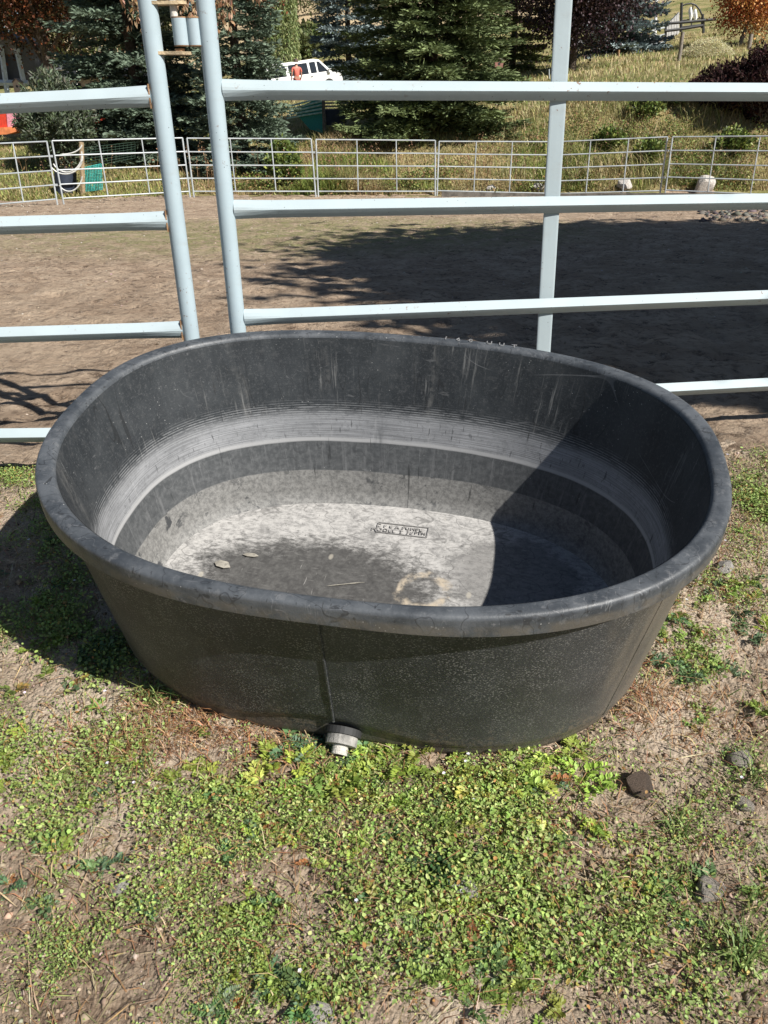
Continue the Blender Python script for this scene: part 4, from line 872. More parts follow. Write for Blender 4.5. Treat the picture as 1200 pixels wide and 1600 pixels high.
bright = np.repeat(blob(px, py, [(660, 1250, 420, 130, 1.), (350, 1330, 300, 90, .8), (760, 1400, 200, 120, .7)]), m_)[:, None]
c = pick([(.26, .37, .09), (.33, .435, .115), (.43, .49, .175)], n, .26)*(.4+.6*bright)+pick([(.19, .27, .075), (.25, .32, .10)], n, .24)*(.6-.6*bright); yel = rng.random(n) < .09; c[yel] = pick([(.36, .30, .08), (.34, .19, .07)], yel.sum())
v, t = round_leaves_np(Q, D, rdir(n, 2.0), L*(1+.5*(rng.random(n) < .4)), L*(.5+.5*rng.random(n)))
# thin stalks
sN = len(P)*2; SP = np.repeat(P, 2, 0)+.006*rng.standard_normal((sN, 3))*np.array([1, 1, 0]); v2, t2 = blades_np(SP, .012+.02*rng.random(sN), .4+.6*rng.random(sN), np.full(sN, .0016))
V, T, C = cat([(v, t, np.repeat(c, 6, 0)), (v2, t2, np.repeat(pick([(.14, .19, .05)], sN), 5, 0))])
tag(build('clover_weeds', V, T, LEAF, None, False, C.clip(.01, .6)), 'low yellow-green round-leaved weeds carpeting the ground before the tank', 'weeds', None, 'stuff')
P, px, py = near_pts(9000); k = rng.random(len(P)) < blob(px, py, Bclov)*.8; P = P[k]; n = len(P); a = rng.random(n)*6.28; d = np.stack([np.cos(a), np.sin(a), SLOPE*np.sin(a)+.08*rng.standard_normal(n)], 1)
v, t = leaves_np(P+np.array([0, 0, .012]), d, rdir(n, 2), .03+.06*rng.random(n), .0014+.001*rng.random(n), .1); tag(build('weed_runners', v, t, DRY, None, False, np.repeat(pick([(.30, .16, .09), (.25, .26, .10), (.36, .25, .13)], n), 4, 0).clip(.01, .6)), 'thin reddish runners and stems creeping between the low weeds', 'weeds', None, 'stuff')
P, px, py = near_pts(150000); k = rng.random(len(P)) < (np.maximum(blob(px, py, Bclov), .12)*(.5+1.2*(fbm(P[:, 0]*9, P[:, 1]*9, 3, 151)+.3))).clip(0, 1)*.5; P = P[k]; n = len(P)
D = rdir(n, .6); L = .0036*(.5+rng.random(n)); v, t = leaves_np(P+np.stack([0*L, 0*L, .002+.006*rng.random(n)], 1), D, rdir(n, 2.5), L, L*.7, .15); tag(build('seedling_weeds', v, t, LEAF, None, False, np.repeat(pick([(.24, .33, .10), (.32, .40, .13), (.18, .26, .075)], n, .2), 4, 0).clip(.01, .6)), 'tiny seedling leaves sprouting over the bare soil between the weeds', 'weeds', None, 'stuff')
# feathery filaree fronds
P, px, py = near_pts(15000); k = rng.random(len(P)) < (blob(px, py, Bfeat)*(.6+fbm(P[:, 0]*6, P[:, 1]*6, 3, 111)*2)).clip(0, 1)*.55; P = P[k]; n0 = len(P); nf = 6
fn = n0*nf; B = np.repeat(P, nf, 0); a = rng.random(fn)*6.28; fl = .045*(.5+.8*rng.random(fn))*np.repeat(np.where((py[k] < 1235) & (px[k] > 380) & (px[k] < 930), 1.45, 1.0), nf); up = .35+.8*rng.random(fn); hd = np.stack([np.cos(a), np.sin(a), up], 1); hd = unit(hd); sdv = np.stack([-np.sin(a), np.cos(a), 0*a], 1)
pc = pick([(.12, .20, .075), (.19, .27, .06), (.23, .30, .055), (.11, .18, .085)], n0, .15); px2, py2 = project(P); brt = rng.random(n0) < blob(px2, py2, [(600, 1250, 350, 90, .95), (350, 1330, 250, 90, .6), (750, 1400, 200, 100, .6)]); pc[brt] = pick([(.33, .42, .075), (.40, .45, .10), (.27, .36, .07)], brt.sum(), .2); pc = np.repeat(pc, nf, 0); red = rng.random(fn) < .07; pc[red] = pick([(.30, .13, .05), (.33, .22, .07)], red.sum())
parts = []
for j in range(9):
    tt = .22+.78*j/8; cpos = B+hd*(fl*tt)[:, None]-np.stack([0*a, 0*a, .35*fl*tt*tt], 1); wl = fl*(.36*(1-tt*.72)+.03)
    for sg in (-1, 1):
        d = unit(sdv*sg+hd*.75+.2*rng.standard_normal((fn, 3))); vv_, tv = leaves_np(cpos, d, rdir(fn, 2.5), wl, wl*.5, .15); parts.append((vv_, tv, np.repeat(pc*(1+.12*rng.standard_normal((fn, 1))), 4, 0)))
V, T, C = cat(parts); tag(build('feathery_weeds', V, T, LEAF, None, False, C.clip(.01, .6)), 'blue-green feathery-leaved weeds growing in patches against the tank foot', 'weeds', None, 'stuff')
# dead brown stems and straw
P, px, py = near_pts(130000); k = rng.random(len(P)) < blob(px, py, Bdead)*.8; P = P[k]; n = len(P)
v, t = blades_np(P, .01+.035*rng.random(n), .8+1.2*rng.random(n), .0014+.0016*rng.random(n)); tag(build('dead_stems', v, t, DRY, None, False, np.repeat(pick([(.30, .16, .085), (.40, .25, .14), (.48, .36, .22), (.2, .11, .06)], n), 5, 0).clip(.01, .7)), 'reddish brown dead stems matted at the front left tank foot', 'dead weeds', None, 'stuff')
P, px, py = near_pts(60000); k = rng.random(len(P)) < blob(px, py, [(310, 1130, 125, 42, 1.), (190, 1165, 90, 40, .6), (470, 1170, 80, 22, .7), (1000, 1085, 60, 40, .6)]); P = P[k]; n = len(P)
v, t = blades_np(P, .02+.04*rng.random(n), .9+1.3*rng.random(n), .0016+.0016*rng.random(n)); tag(build('rust_brown_stems', v, t, DRY, None, False, np.repeat(pick([(.36, .18, .085), (.44, .25, .13), (.28, .13, .065), (.5, .34, .19)], n), 5, 0).clip(.01, .7)), 'rust brown dried weed mat along the left front foot of the tank', 'dead weeds', None, 'stuff')
P, px, py = near_pts(6500); n = len(P); a = rng.random(n)*6.28; d = np.stack([np.cos(a), np.sin(a), .10*rng.standard_normal(n)+SLOPE*np.sin(a)], 1); L = .02+.09*rng.random(n)**2.2
v, t = leaves_np(P+np.array([0, 0, .008]), d, rdir(n, 2), L, .0016+.0016*rng.random(n), .1); tag(build('straw_litter', v, t, DRY, None, False, np.repeat(pick([(.50, .42, .28), (.40, .30, .18), (.28, .19, .11)], n), 4, 0).clip(.01, .8)), 'loose pale straws strewn over the bank', 'straw', None, 'stuff')
# thin grass coming through
P, px, py = near_pts(20000); k = rng.random(len(P)) < (.10+blob(px, py, [(1060, 1330, 180, 200, .5), (1170, 1500, 120, 150, .6), (1100, 1230, 130, 60, .5), (90, 950, 150, 130, .3), (1180, 780, 40, 100, .4), (120, 1300, 200, 120, .3)]))*(.5+cl[:1].mean()*0+fbm(P[:, 0]*5, P[:, 1]*5, 2, 121)); P = P[k]; n = len(P)
v, t = blades_np(P, .02+.055*rng.random(n)**1.6, .5+1.0*rng.random(n), .0018+.0016*rng.random(n)); tag(build('fine_grass', v, t, LEAF, None, False, np.repeat(pick([(.11, .17, .04), (.17, .22, .06), (.30, .27, .12)], n), 5, 0).clip(.01, .6)), 'thin grass blades coming up between the weeds', 'grass', None, 'stuff')
# white specks of tiny flowers
P, px, py = near_pts(60); n = len(P); Q = np.repeat(P, 5, 0)+np.array([0, 0, .03]); a = np.tile(np.arange(5)*1.2566, n); v, t = round_leaves_np(Q, np.stack([np.cos(a), np.sin(a), 0*a+.2], 1), rdir(n*5, 4), np.full(n*5, .0045), np.full(n*5, .004)); tag(build('tiny_flowers', v, t, LEAF, None, False, np.repeat(pick([(.75, .72, .78)], n*5, .05), 6, 0).clip(0, .9)), 'tiny pale flowers dotted through the weeds', 'flowers', None, 'stuff')
# countable grass tufts
for i, (px, py, nb, hh, lab) in enumerate([(238, 1098, 26, .15, 'long-bladed grass tuft against the left front foot of the tank'), (1060, 1300, 40, .13, 'spreading grass tuft above the angular grey stone'), (1155, 1500, 46, .14, 'dark grass tuft near the bottom right corner'), (1175, 1225, 30, .12, 'grass tuft at the right edge beside the little grey stones'), (1050, 1385, 26, .10, 'thin grass tuft left of the angular grey stone'), (470, 1300, 18, .11, 'sparse long grass blades in the green weeds left of the drain'), (690, 1300, 14, .12, 'few upright grass blades in the weeds below the drain'), (1180, 1420, 26, .11, 'grass tuft right of the angular grey stone')]):
    p = ground_at(px, py); P = np.array(p)[None]+.016*rng.standard_normal((nb, 3))*np.array([1, 1, .1]); v, t = blades_np(P-np.array(p), hh*.72*(.4+.7*rng.random(nb)), .5+.9*rng.random(nb), .0022+.0015*rng.random(nb), .9)
    o = build('grass_tuft', v, t, LEAF, None, False, np.repeat(pick([(.10, .165, .04), (.15, .21, .06), (.26, .28, .10)], nb), 5, 0).clip(.01, .6)); o.location = p; tag(o, lab, 'grass tuft', 'grass tufts on the bank')
for i, (px, py, R, lab, cols) in enumerate([(690, 1366, .045, 'dense dark green clover clump beside the flat buff clod', [(.035, .075, .028), (.05, .10, .035)]), (165, 1035, .07, 'lobed weed rosette in the tank shade at left', [(.07, .12, .05), (.09, .15, .06)])]):
    p = ground_at(px, py); n = 260; a = rng.random(n)*6.28; r = R*np.sqrt(rng.random(n)); Q = np.stack([r*np.cos(a), r*np.sin(a), .008+.025*(1-(r/R)**2)*rng.random(n)+SLOPE*r*np.sin(a)], 1); L = .011*(.6+.7*rng.random(n))
    v, t = round_leaves_np(Q, rdir(n, .3), rdir(n, 2.5), L, L*.9); o = build('weed_clump', v, t, LEAF, None, False, np.repeat(pick(cols, n), 6, 0).clip(.005, .5)); o.location = p; tag(o, lab, 'weed')

# ------------------------------------------------------------------ things beyond the arena
WHITE = simple('white_car_paint', (.78, .78, .76), .3, .04, 3); GLASS = simple('dark_glass', (.012, .016, .022), .12, .2, 3); BLACKP = simple('black_plastic', (.02, .02, .02), .6)
def car(base, rz, label):
    root = empty('parked_car', base, label, 'car'); root.rotation_euler = (0, rad(-7), rz)
    # length along +X (front), width Y. loft of body sections
    W_ = .92
    side = [(-2.35, .45), (-2.4, .75), (-2.36, 1.02), (2.05, 1.0), (2.3, .9), (2.36, .6), (2.3, .38)]
    b = MB(); n = len(side); V = [(x, -W_, z) for x, z in side]+[(x, W_, z) for x, z in side]; b.add(V, [tuple(range(n)), tuple(range(2*n-1, n-1, -1))]+[(i, n+i, n+(i+1) % n, (i+1) % n) for i in range(n)]); b.build('body', WHITE, root)
    cab = [(-2.33, 1.02, .90), (-2.2, 1.70, .72), (-1.8, 1.80, .70), (.75, 1.80, .70), (1.1, 1.72, .70), (1.78, 1.02, .88)]
    b = MB(); n = len(cab); V = [(x, -w, z) for x, z, w in cab]+[(x, w, z) for x, z, w in cab]; b.add(V, [tuple(range(n)), tuple(range(2*n-1, n-1, -1))]+[(i, n+i, n+(i+1) % n, (i+1) % n) for i in range(n)]); b.build('cabin', WHITE, root)
    def yside(z): return lerp(.895, .70, (z-1.02)/.78)+.006
    for sg in (-1, 1):
        for q4 in ([(-2.15, 1.12), (-2.05, 1.62), (-1.1, 1.64), (-1.1, 1.12)], [(-.92, 1.1), (-.92, 1.66), (.28, 1.66), (.28, 1.1)], [(.42, 1.1), (.42, 1.66), (.80, 1.66), (.80, 1.1)], [(.90, 1.1), (.90, 1.66), (1.06, 1.64), (1.52, 1.1)]):
            V = [(x, sg*yside(z), z) for x, z in q4]+[(x, sg*(yside(z)-.02), z) for x, z in q4]; b = MB(); b.add(V, [(0, 1, 2, 3), (4, 7, 6, 5), (0, 4, 5, 1), (1, 5, 6, 2), (2, 6, 7, 3), (3, 7, 4, 0)]); b.build('window', GLASS, root)
        b = MB(); b.box((1.55, sg*1.0, 1.12), (.16, .16, .16)); b.build('mirror', WHITE, root)
        for k in range(2):
            b = MB(); b.box((-.35+k*.75, sg*.926, .93), (.16, .02, .04)); b.build('door_handle', BLACKP, root)
        for x in (-1.45, 1.45):
            b = MB(); b.tube([(x, sg*.74, .36), (x, sg*.95, .36)], .36, 20); w_ = b.build('wheel', BLACKP, root, False)
            b = MB(); b.tube([(x, sg*.951, .36), (x, sg*.958, .36)], .2, 14); b.build('rim', STEEL, w_)
    b = MB(); b.add([(1.15, -.60, 1.68), (1.15, .60, 1.68), (1.74, .80, 1.08), (1.74, -.80, 1.08)], [(0, 1, 2, 3)]); b.V = [(x+.012, y, z+.012) for x, y, z in b.V]; b.build('windscreen', GLASS, root)
    b = MB(); b.add([(-2.2, -.64, 1.62), (-2.2, .64, 1.62), (-2.335, .8, 1.1), (-2.335, -.8, 1.1)], [(0, 3, 2, 1)]); b.V = [(x-.014, y, z) for x, y, z in b.V]; b.build('rear_window', GLASS, root)
    for x in (-2.42, 2.38):
        b = MB(); b.box((x, 0, .5), (.12, 1.8, .18)); b.build('bumper', BLACKP, root)
    return root
cb = at(472, 150, 52); car(Vector((cb.x, 52, cb.z)), rad(28), 'white estate car parked behind the trees, nose to the right')
# person
SKIN = simple('skin', (.42, .22, .15), .6, .1); SHIRT = simple('coral_shirt', (.62, .16, .12), .8, .15, 20); REDS = simple('red_shorts', (.42, .04, .05), .8); HATM = simple('brown_hat', (.10, .075, .055), .9, .3, 20)
def skinned(name, nodes, edges, m, parent):
    me = bpy.data.meshes.new(name); me.from_pydata([n_[0] for n_ in nodes], edges, []); o = link(name, me, parent, m)
    sk = o.modifiers.new('skin', 'SKIN'); sk.use_smooth_shade = True
    lay = me.skin_vertices[0] if me.skin_vertices else None
    if lay is None:
        me.attributes; 
    for i, n_ in enumerate(nodes): me.skin_vertices[0].data[i].radius = (n_[1], n_[1]*.85)
    me.skin_vertices[0].data[0].use_root = True
    ss = o.modifiers.new('sub', 'SUBSURF'); ss.levels = ss.render_levels = 2; return o
pb_ = at(466, 157, 44); pb_.z = max(pb_.z, float(ground_z(pb_.x, 44))); person = empty('person', pb_, 'person in a coral top, red shorts and brown hat standing by the white car', 'person'); person.rotation_euler = (0, 0, rad(20))
def ensure_skin(name, nodes, edges, m):
    try: return skinned(name, nodes, edges, m, person)
    except Exception:
        q = MB()
        for a, b in edges: q.tube([nodes[a][0], nodes[b][0]], [nodes[a][1], nodes[b][1]], 10)
        return q.build(name, m, person, True)
body_n = [((0, 0, .95), .13), ((0, 0, 1.15), .125), ((0, 0, 1.38), .14), ((0, 0, 1.50), .055), ((0, .02, 1.63), .095), ((.19, 0, 1.40), .055), ((.25, .02, 1.12), .043), ((.22, .16, .92), .033), ((.20, .22, .86), .035), ((-.19, 0, 1.40), .055), ((-.26, -.02, 1.12), .043), ((-.27, .06, .88), .033), ((-.27, .08, .80), .035),
          ((.10, 0, .88), .09), ((.11, .02, .48), .06), ((.11, -.02, .09), .04), ((.12, .12, .03), .038), ((-.10, 0, .88), .09), ((-.12, .02, .48), .06), ((-.13, -.02, .09), .04), ((-.14, .12, .03), .038)]
body_e = [(0, 1), (1, 2), (2, 3), (3, 4), (2, 5), (5, 6), (6, 7), (7, 8), (2, 9), (9, 10), (10, 11), (11, 12), (0, 13), (13, 14), (14, 15), (15, 16), (0, 17), (17, 18), (18, 19), (19, 20)]
ensure_skin('body', body_n, body_e, SKIN)
ensure_skin('shirt', [((0, 0, .98), .15), ((0, 0, 1.18), .145), ((0, 0, 1.40), .155), ((.21, 0, 1.40), .07), ((.25, .01, 1.22), .06), ((-.21, 0, 1.40), .07), ((-.255, -.01, 1.22), .06)], [(0, 1), (1, 2), (2, 3), (3, 4), (2, 5), (5, 6)], SHIRT)
ensure_skin('shorts', [((0, 0, 1.03), .158), ((.11, 0, .86), .11), ((.12, .01, .58), .095), ((-.11, 0, .86), .11), ((-.125, .01, .58), .095)], [(0, 1), (1, 2), (0, 3), (3, 4)], REDS)
b = MB(); b.tube([(0, .02, 1.68), (0, .02, 1.685), (0, .02, 1.69), (0, .02, 1.80), (0, .02, 1.83)], [.20, .20, .115, .10, .06], 18); b.build('hat', HATM, person, True)
# green mesh netting, dark tarp and its post below the person
NETG = simple('teal_netting', (.035, .30, .26), .7, .5, 40); NETP = simple('pale_green_netting', (.45, .66, .58), .7, .3, 9); TARP = simple('navy_tarp', (.02, .028, .045), .6, .3, 5); WOODG = simple('grey_wood', (.20, .17, .14), .9, .3, 12, 0, .5)
def sheet(name, pts, Y0, m, parent=None, thick=.02, yoff=None):
    V = [at(px, py, Y0+(yoff[i] if yoff else 0)) for i, (px, py) in enumerate(pts)]; n = len(V); V2 = [v+Vector((0, thick, 0)) for v in V]
    q = MB(); q.add(V+V2, [tuple(range(n)), tuple(range(2*n-1, n-1, -1))]+[(i, n+i, n+(i+1) % n, (i+1) % n) for i in range(n)]); return q.build(name, m, parent)
nr = empty('netting_fence', (0, 0, 0), 'green mesh netting fence hung on a grey post below the person', 'netting')
sheet('netting', [(456, 173), (503, 150), (504, 208), (484, 202), (470, 186)], 33, NETG, nr)
for k in range(5):
    q = MB(); q.tube([at(448, 167+k*4.5, 32.8), at(475, 160+k*5, 32.9), at(503, 152+k*6, 32.9)], .035, 6); q.build('pale_strand', NETP, nr, True)
q = MB(); q.tube([at(505, 150, 32.95), at(507, 204, 32.95)], .06, 8); q.build('post', WOODG, nr, True)
tag(sheet('tarpaulin', [(508, 172), (540, 170), (541, 192), (510, 196)], 33.6, TARP, None, .3), 'dark navy tarpaulin slung beside the green netting post', 'tarpaulin')
q = MB()
for k in range(4): q.box(at(527, 156+k*5, 34.5), (1.2, .05, .07))
tag(q.build('plank_stack', simple('pinkish_timber', (.42, .34, .29), .8, .2, 8)), 'pale pinkish boards stacked above the navy tarpaulin', 'boards')
# left mesh fence, post with hose loops, shaded patch
mr = empty('mesh_fence', (0, 0, 0), 'green wire mesh fence on a wooden post hung with white hose', 'mesh fence')
q = MB(); q.tube([at(127, 222, 25.2), at(130, 306, 25.2)], .07, 8); q.build('post', simple('tan_wood', (.30, .22, .13), .9, .3, 12), mr, True)
DKG = simple('dark_green_wire', (.03, .06, .04), .7)
q = MB()
for k in range(14): 
    t = k/13; q.tube([at(131+80*t, 231-9*t, 25.4+3*t), at(131+80*t, 262-15*t, 25.4+3*t)], .008, 4)
for k in range(8):
    t = k/7; q.tube([at(131, 231+31*t, 25.4), at(211, 222+25*t, 28.4)], .008, 4)
q.build('wire_mesh', DKG, mr); q = MB()
for k in range(17):
    t = k/16; q.tube([at(131+2*t, 262+38*t, 25.35), at(158+2*t, 256+40*t, 25.5)], .014, 4)
for k in range(12):
    t = k/11; q.tube([at(131+27*t, 262-6*t, 25.34), at(133+27*t, 300-4*t, 25.34)], .014, 4)
q.build('netting', NETG, mr)
HOSE = simple('white_hose', (.62, .62, .58), .5)
def arc(px, py, rx, ry, a0, a1, Y, n=14): return [at(px+rx*math.cos(a0+(a1-a0)*i/n), py+ry*math.sin(a0+(a1-a0)*i/n), Y+.02*i/n) for i in range(n+1)]
for (px, py, rx, ry, a0, a1) in ((98, 225, 30, 16, .1, 1.6), (104, 242, 24, 27, -.2, 2.6), (102, 246, 27, 26, -.2, 2.5), (108, 270, 21, 29, .2, 2.4)):
    q = MB(); q.tube(arc(px, py, rx, ry, a0, a1, 25.0), .02, 6, False); q.build('hose_loop', HOSE, mr, True)
q = MB(); q.tube([at(102, 268, 25.6), at(104, 303, 25.6)], .32, 14); o = q.build('shade_patch', TARP, None, True); tag(o, 'dark navy drum shape standing in for a shaded area behind the hung white hose at left', 'shade patch')  # dark shape in the tarp colour, put where only shade lies
# shed with pale frame at far left
DARKW = simple('charcoal_panel', (.045, .05, .06), .6, .2, 2); PFR = simple('pale_blue_frame', (.50, .58, .66), .5); GREYT = simple('grey_fabric', (.20, .19, .18), .9)
shr = empty('shed', (0, 0, 0), 'dark panelled shed with pale blue frame at the left edge', 'shed')
sheet('wall', [(-60, 62), (26, 62), (36, 130), (-60, 140)], 44, DARKW, shr, 3.0)
sheet('gable_panel', [(-60, 54), (8, 58), (24, 66), (26, 84), (-60, 92)], 43.9, GREYT, shr, .05)
for a, b_ in (((1, 70), (12, 150)), ((26, 76), (37, 128)), ((-60, 128), (44, 130))):
    q = MB(); q.tube([at(*a, 43.7), at(*b_, 43.7)], .13, 4); q.build('frame', PFR, shr)
sheet('roof', [(-60, 48), (0, 49), (26, 60), (28, 66), (0, 56), (-60, 55)], 43.5, BLACKP, shr, 4.0)
rr_ = empty('play_hutch', (0, 0, 0), 'red panel box with pink lattice edge on an orange base at the left edge', 'play hutch')
RED = simple('red_panel', (.55, .045, .02), .5); PINK = simple('pink_lattice', (.62, .25, .30), .7, .3, 30); ORG = simple('orange_base', (.62, .20, .07), .7, .2, 6)
sheet('panel', [(-50, 165), (9, 165), (12, 199), (-50, 202)], 32.5, RED, rr_, .9); sheet('lattice', [(9, 165), (18, 165), (22, 198), (12, 199)], 32.46, PINK, rr_, .9); sheet('base', [(-50, 202), (22, 198), (24, 206), (10, 210), (-50, 213)], 32.4, ORG, rr_, 1.0)
# birdhouses
WOODP = simple('pale_pine', (.58, .44, .30), .8, .15, 10); WOODR = simple('rusty_red_wood', (.30, .14, .11), .8)
def birdhouse(px, py, Y, s, label, m, rm, pz):
    c = at(px, py, Y); root = empty('birdhouse', c, label, 'birdhouse'); w, h = s
    q = MB(); q.add([(-w/2, -w/2, -h/2), (w/2, -w/2, -h/2), (w/2, -w/2, h/4), (0, -w/2, h/2), (-w/2, -w/2, h/4), (-w/2, w/2, -h/2), (w/2, w/2, -h/2), (w/2, w/2, h/4), (0, w/2, h/2), (-w/2, w/2, h/4)], [(0, 1, 2, 3, 4), (9, 8, 7, 6, 5), (0, 5, 6, 1), (1, 6, 7, 2), (4, 9, 5, 0)]); q.build('box', m, root)
    for sg in (-1, 1): q = MB(); q.box((sg*w*.29, 0, h*.41), (w*.68, w*1.25, .03), Matrix.Rotation(sg*math.atan2(h/4, w/2), 3, 'Y')); q.build('roof', rm, root)
    q = MB(); q.tube([(0, -w/2-.004, 0), (0, -w/2+.01, 0)], w*.16, 12); q.build('hole', BLACKP, root)
    gzv = float(ground_z(c.x, Y))-c.z; q = MB(); q.tube([(0, .02, -h/2), (0, .02, gzv-.1)], .045, 8); q.build('post', WOODG, root, True)
birdhouse(29, 135, 36, (.30, .52), 'pale pine birdhouse in front of the shed at far left', WOODP, WOODG, 0)
birdhouse(779, 100, 33, (.30, .34), 'rusty red birdhouse on a grey post right of the middle spruce', WOODR, WOODG, 0)
# pale porch rail, house wall and red drum behind the left spruce
PIN = simple('pinkish_stucco', (.50, .40, .35), .9); 
hr = empty('house', (0, 0, 0), 'pale pinkish house glimpsed below the left spruce boughs', 'house'); sheet('wall', [(95, 118), (215, 116), (215, 176), (95, 180)], 52, PIN, hr, 4.0); sheet('roof', [(80, 96), (220, 94), (226, 119), (78, 121)], 51.6, DARKW, hr, 4.6)
for k in range(4): sheet('window', [(112+k*26, 130), (126+k*26, 130), (126+k*26, 154), (112+k*26, 154)], 51.97, GLASS, hr, .06)
pr_ = empty('porch_railing', (0, 0, 0), 'white porch railing glimpsed above the grey-green shrub', 'railing')
for y_ in (109, 122): q = MB(); q.tube([at(80, y_, 47), at(124, y_-.5, 47)], .05, 4); q.build('rail', WHITE, pr_)
for k in range(4): q = MB(); q.tube([at(84+k*12, 100, 47.02), at(84+k*12, 132, 47.02)], .04, 4); q.build('baluster', WHITE, pr_)
dp_ = at(152, 173, 40); q = MB(); q.tube([(0, 0, 0), (0, 0, .9)], .3, 14); o = q.build('red_drum', RED, None, True); o.location = (dp_.x, 40, float(ground_z(dp_.x, 40))); tag(o, 'red drum under the left spruce beside the grey-green shrub', 'drum')
# right hill: posts, rails, arch gate, white pole, ramp boards, hay
for (a, b_, Y, r, m, lab) in (((1067, 50), (1059, 108), 40, .085, WOODG, 'leaning grey wooden post on the hill left of the hay'), ((1174, 53), (1168, 88), 44, .10, WOODG, 'dark leaning post behind the burgundy shrub'), ((992, 48), (989, 88), 50, .07, RUSTP, 'rusty brown post by the pale blue spruce'), ((967, 78), (966, 100), 47, .06, RUSTP, 'short dark fence stake right of the purple-leaved tree'), ((1027, -40), (1023, 60), 56, .10, WHITE, 'tall white pole on the hill left of the arched gate'), ((858, 108), (858, 132), 38, .03, STEEL, 'thin steel stake at the foot of the purple-leaved tree')):
    q = MB(); q.tube([at(*a, Y), at(*b_, Y)], r, 10); tag(q.build('fence_post' if m is not WHITE else 'white_pole', m, None, True), lab, 'post' if m is not WHITE else 'pole')
gr = empty('arched_gate', (0, 0, 0), 'black arched metal gate with two white ornaments on the hill at upper right', 'gate'); Yg = 58
q = MB(); q.tube([at(1065, 4, Yg), at(1064, 50, Yg)], .09, 8); q.build('post', BLACKP, gr); q = MB(); q.tube([at(1098, 22, Yg), at(1097, 44, Yg)], .09, 8); q.build('post', BLACKP, gr)
q = MB(); q.tube([at(px, py, Yg) for px, py in ((1066, 9), (1072, 6.5), (1080, 5.5), (1087, 8), (1093, 15), (1098, 26))], .05, 6); q.build('arch', BLACKP, gr)
q = MB(); q.tube([at(1083, 6, Yg), at(1080, 42, Yg)], .04, 6); q.build('centre_bar', BLACKP, gr)
for y_ in (31, 41): q = MB(); q.tube([at(1065, y_+1, Yg), at(1098, y_-3, Yg)], .04, 6); q.build('rail', BLACKP, gr)
for k, px in enumerate((1079, 1086.5)):
    q = MB(); q.tube([at(px, 11+3*k, Yg-.05), at(px-.5, 17+3*k, Yg-.05), at(px+.5, 26+2*k, Yg-.05), at(px-.5, 33, Yg-.05)], [.05, .13, .12, .05], 8); q.build('white_ornament', WHITE, gr, True)
fr = empty('rail_fence', (0, 0, 0), 'dark two-rail pipe fence running up to the arched gate', 'fence')
for pts in (((1039, 37), (1080, 34), (1118, 30)), ((1039, 48.5), (1068, 45), (1098, 40))): q = MB(); q.tube([at(*p, 56) for p in pts], .085, 6); q.build('rail', BLACKP, fr)
for px, y0, y1 in ((1040, 34, 56), (1099, 28, 52)): q = MB(); q.tube([at(px, y0, 56.1), at(px, y1, 56.1)], .08, 6); q.build('post', BLACKP, fr)
wf = empty('wire_fence', (0, 0, 0), 'pale three-rail fence on the slope by the pale blue spruce', 'fence')
for y0, y1 in ((57, 43), (67, 54), (76, 66)): q = MB(); q.tube([at(915, y0+14, 50), at(985, y0+1, 51), at(1038, y1, 53)], .05, 6); q.build('rail', STEEL, wf, True)
for px, y0, y1 in ((925, 62, 95), (1012, 45, 72)): q = MB(); q.tube([at(px, y0, 50.5), at(px, y1, 50.5)], .06, 6); q.build('post', RUSTP, wf)
rmp = empty('board_ramp', (0, 0, 0), 'pale grey boards of a slanting ramp left of the arched gate', 'ramp')
BRD = simple('pale_board', (.50, .49, .47), .8, .2, 5)
for k in range(5): sheet('plank', [(1041+k*4.2, 40-k*4.3), (1044.6+k*4.2, 36-k*4.3), (1044.6+k*4.2, 56-k*1.2), (1041+k*4.2, 60-k*1.2)], 57, BRD, rmp, .3)
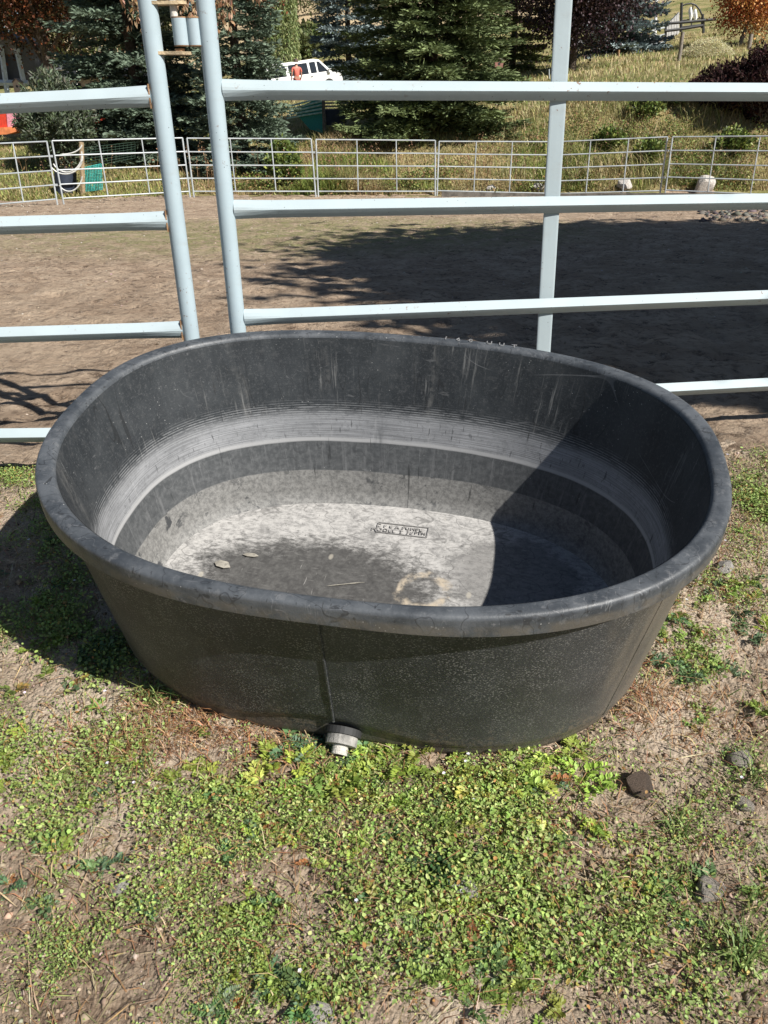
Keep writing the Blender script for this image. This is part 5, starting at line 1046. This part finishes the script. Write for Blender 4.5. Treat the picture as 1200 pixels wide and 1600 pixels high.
sheet('brace_board', [(994, 83), (1008, 60), (1014, 62), (1005, 83)], 53, WOODG, rmp, .2); sheet('brace_board', [(1016, 80), (1036, 56), (1040, 58), (1026, 78)], 53, WOODG, rmp, .2); sheet('dark_gap', [(1008, 64), (1030, 58), (1024, 72), (1012, 74)], 53.4, BLACKP, rmp, .2)
hb = at(1102, 92, 42); n = 9000; a = rng.random(n)*6.28; r = np.sqrt(rng.random(n)); x = 1.35*r*np.cos(a); y = .8*r*np.sin(a); z = .8*(1-r*r)*(.75+.5*fbm(x*3, y*3, 3, 131)+.2*rng.random(n)); P = np.stack([x, y, z], 1)
v, t = leaves_np(P, rdir(n)*np.array([1, 1, .5]), rdir(n, 1), .09+.12*rng.random(n), .014+.01*rng.random(n), .1); o = build('hay_pile', v, t, DRY, None, False, np.repeat(pick([(.62, .57, .36), (.55, .53, .32), (.70, .64, .44)], n, .15), 4, 0).clip(.02, .8)); o.location = (hb.x, 42, float(ground_z(hb.x, 42))-.05); tag(o, 'low heap of pale cut hay below the orange maple', 'hay pile')
# far bushes on the distant hill
for i, (px, Y, R, Ht) in enumerate(((476, 82, 1.3, 1.7), (497, 88, 1.5, 2.1), (455, 215, 7, 9.0), (520, 215, 7, 8.0))):
    broadleaf('far_tree', ('yellow-green bushy tree beyond the car, nearest of the distant ones', 'olive round tree on the distant slope behind the yellow-green one', 'tall dull green tree behind the willow on the far slope', 'dark green tree topping the far slope')[i], gbase(px, Y), Ht*.55, R, Ht*.5, [(.09, .11, .04), (.13, .14, .05)], 50, 90, .45, .25, None, .25, 20+i)
for i, (px, Y) in enumerate(((-30, 85), (120, 78), (250, 90), (700, 100))):
    broadleaf('backdrop_tree', ('dull green tree far behind the dark shed at the left edge', 'green tree far behind the russet maple and pinkish house', 'green tree far behind the dark blue-green spruce', 'green tree far behind the broad middle spruce')[i], gbase(px, Y), 6.5, 4.5, 5.5, [(.05, .06, .025), (.085, .085, .03)], 60, 80, .5, .3, 'trees far behind the spruces', .25, 40+i)
_t = 0
for o in S.objects:
    if o.type == "MESH": o.data.calc_loop_triangles(); _t += len(o.data.loop_triangles)
print("TRIS", _t)
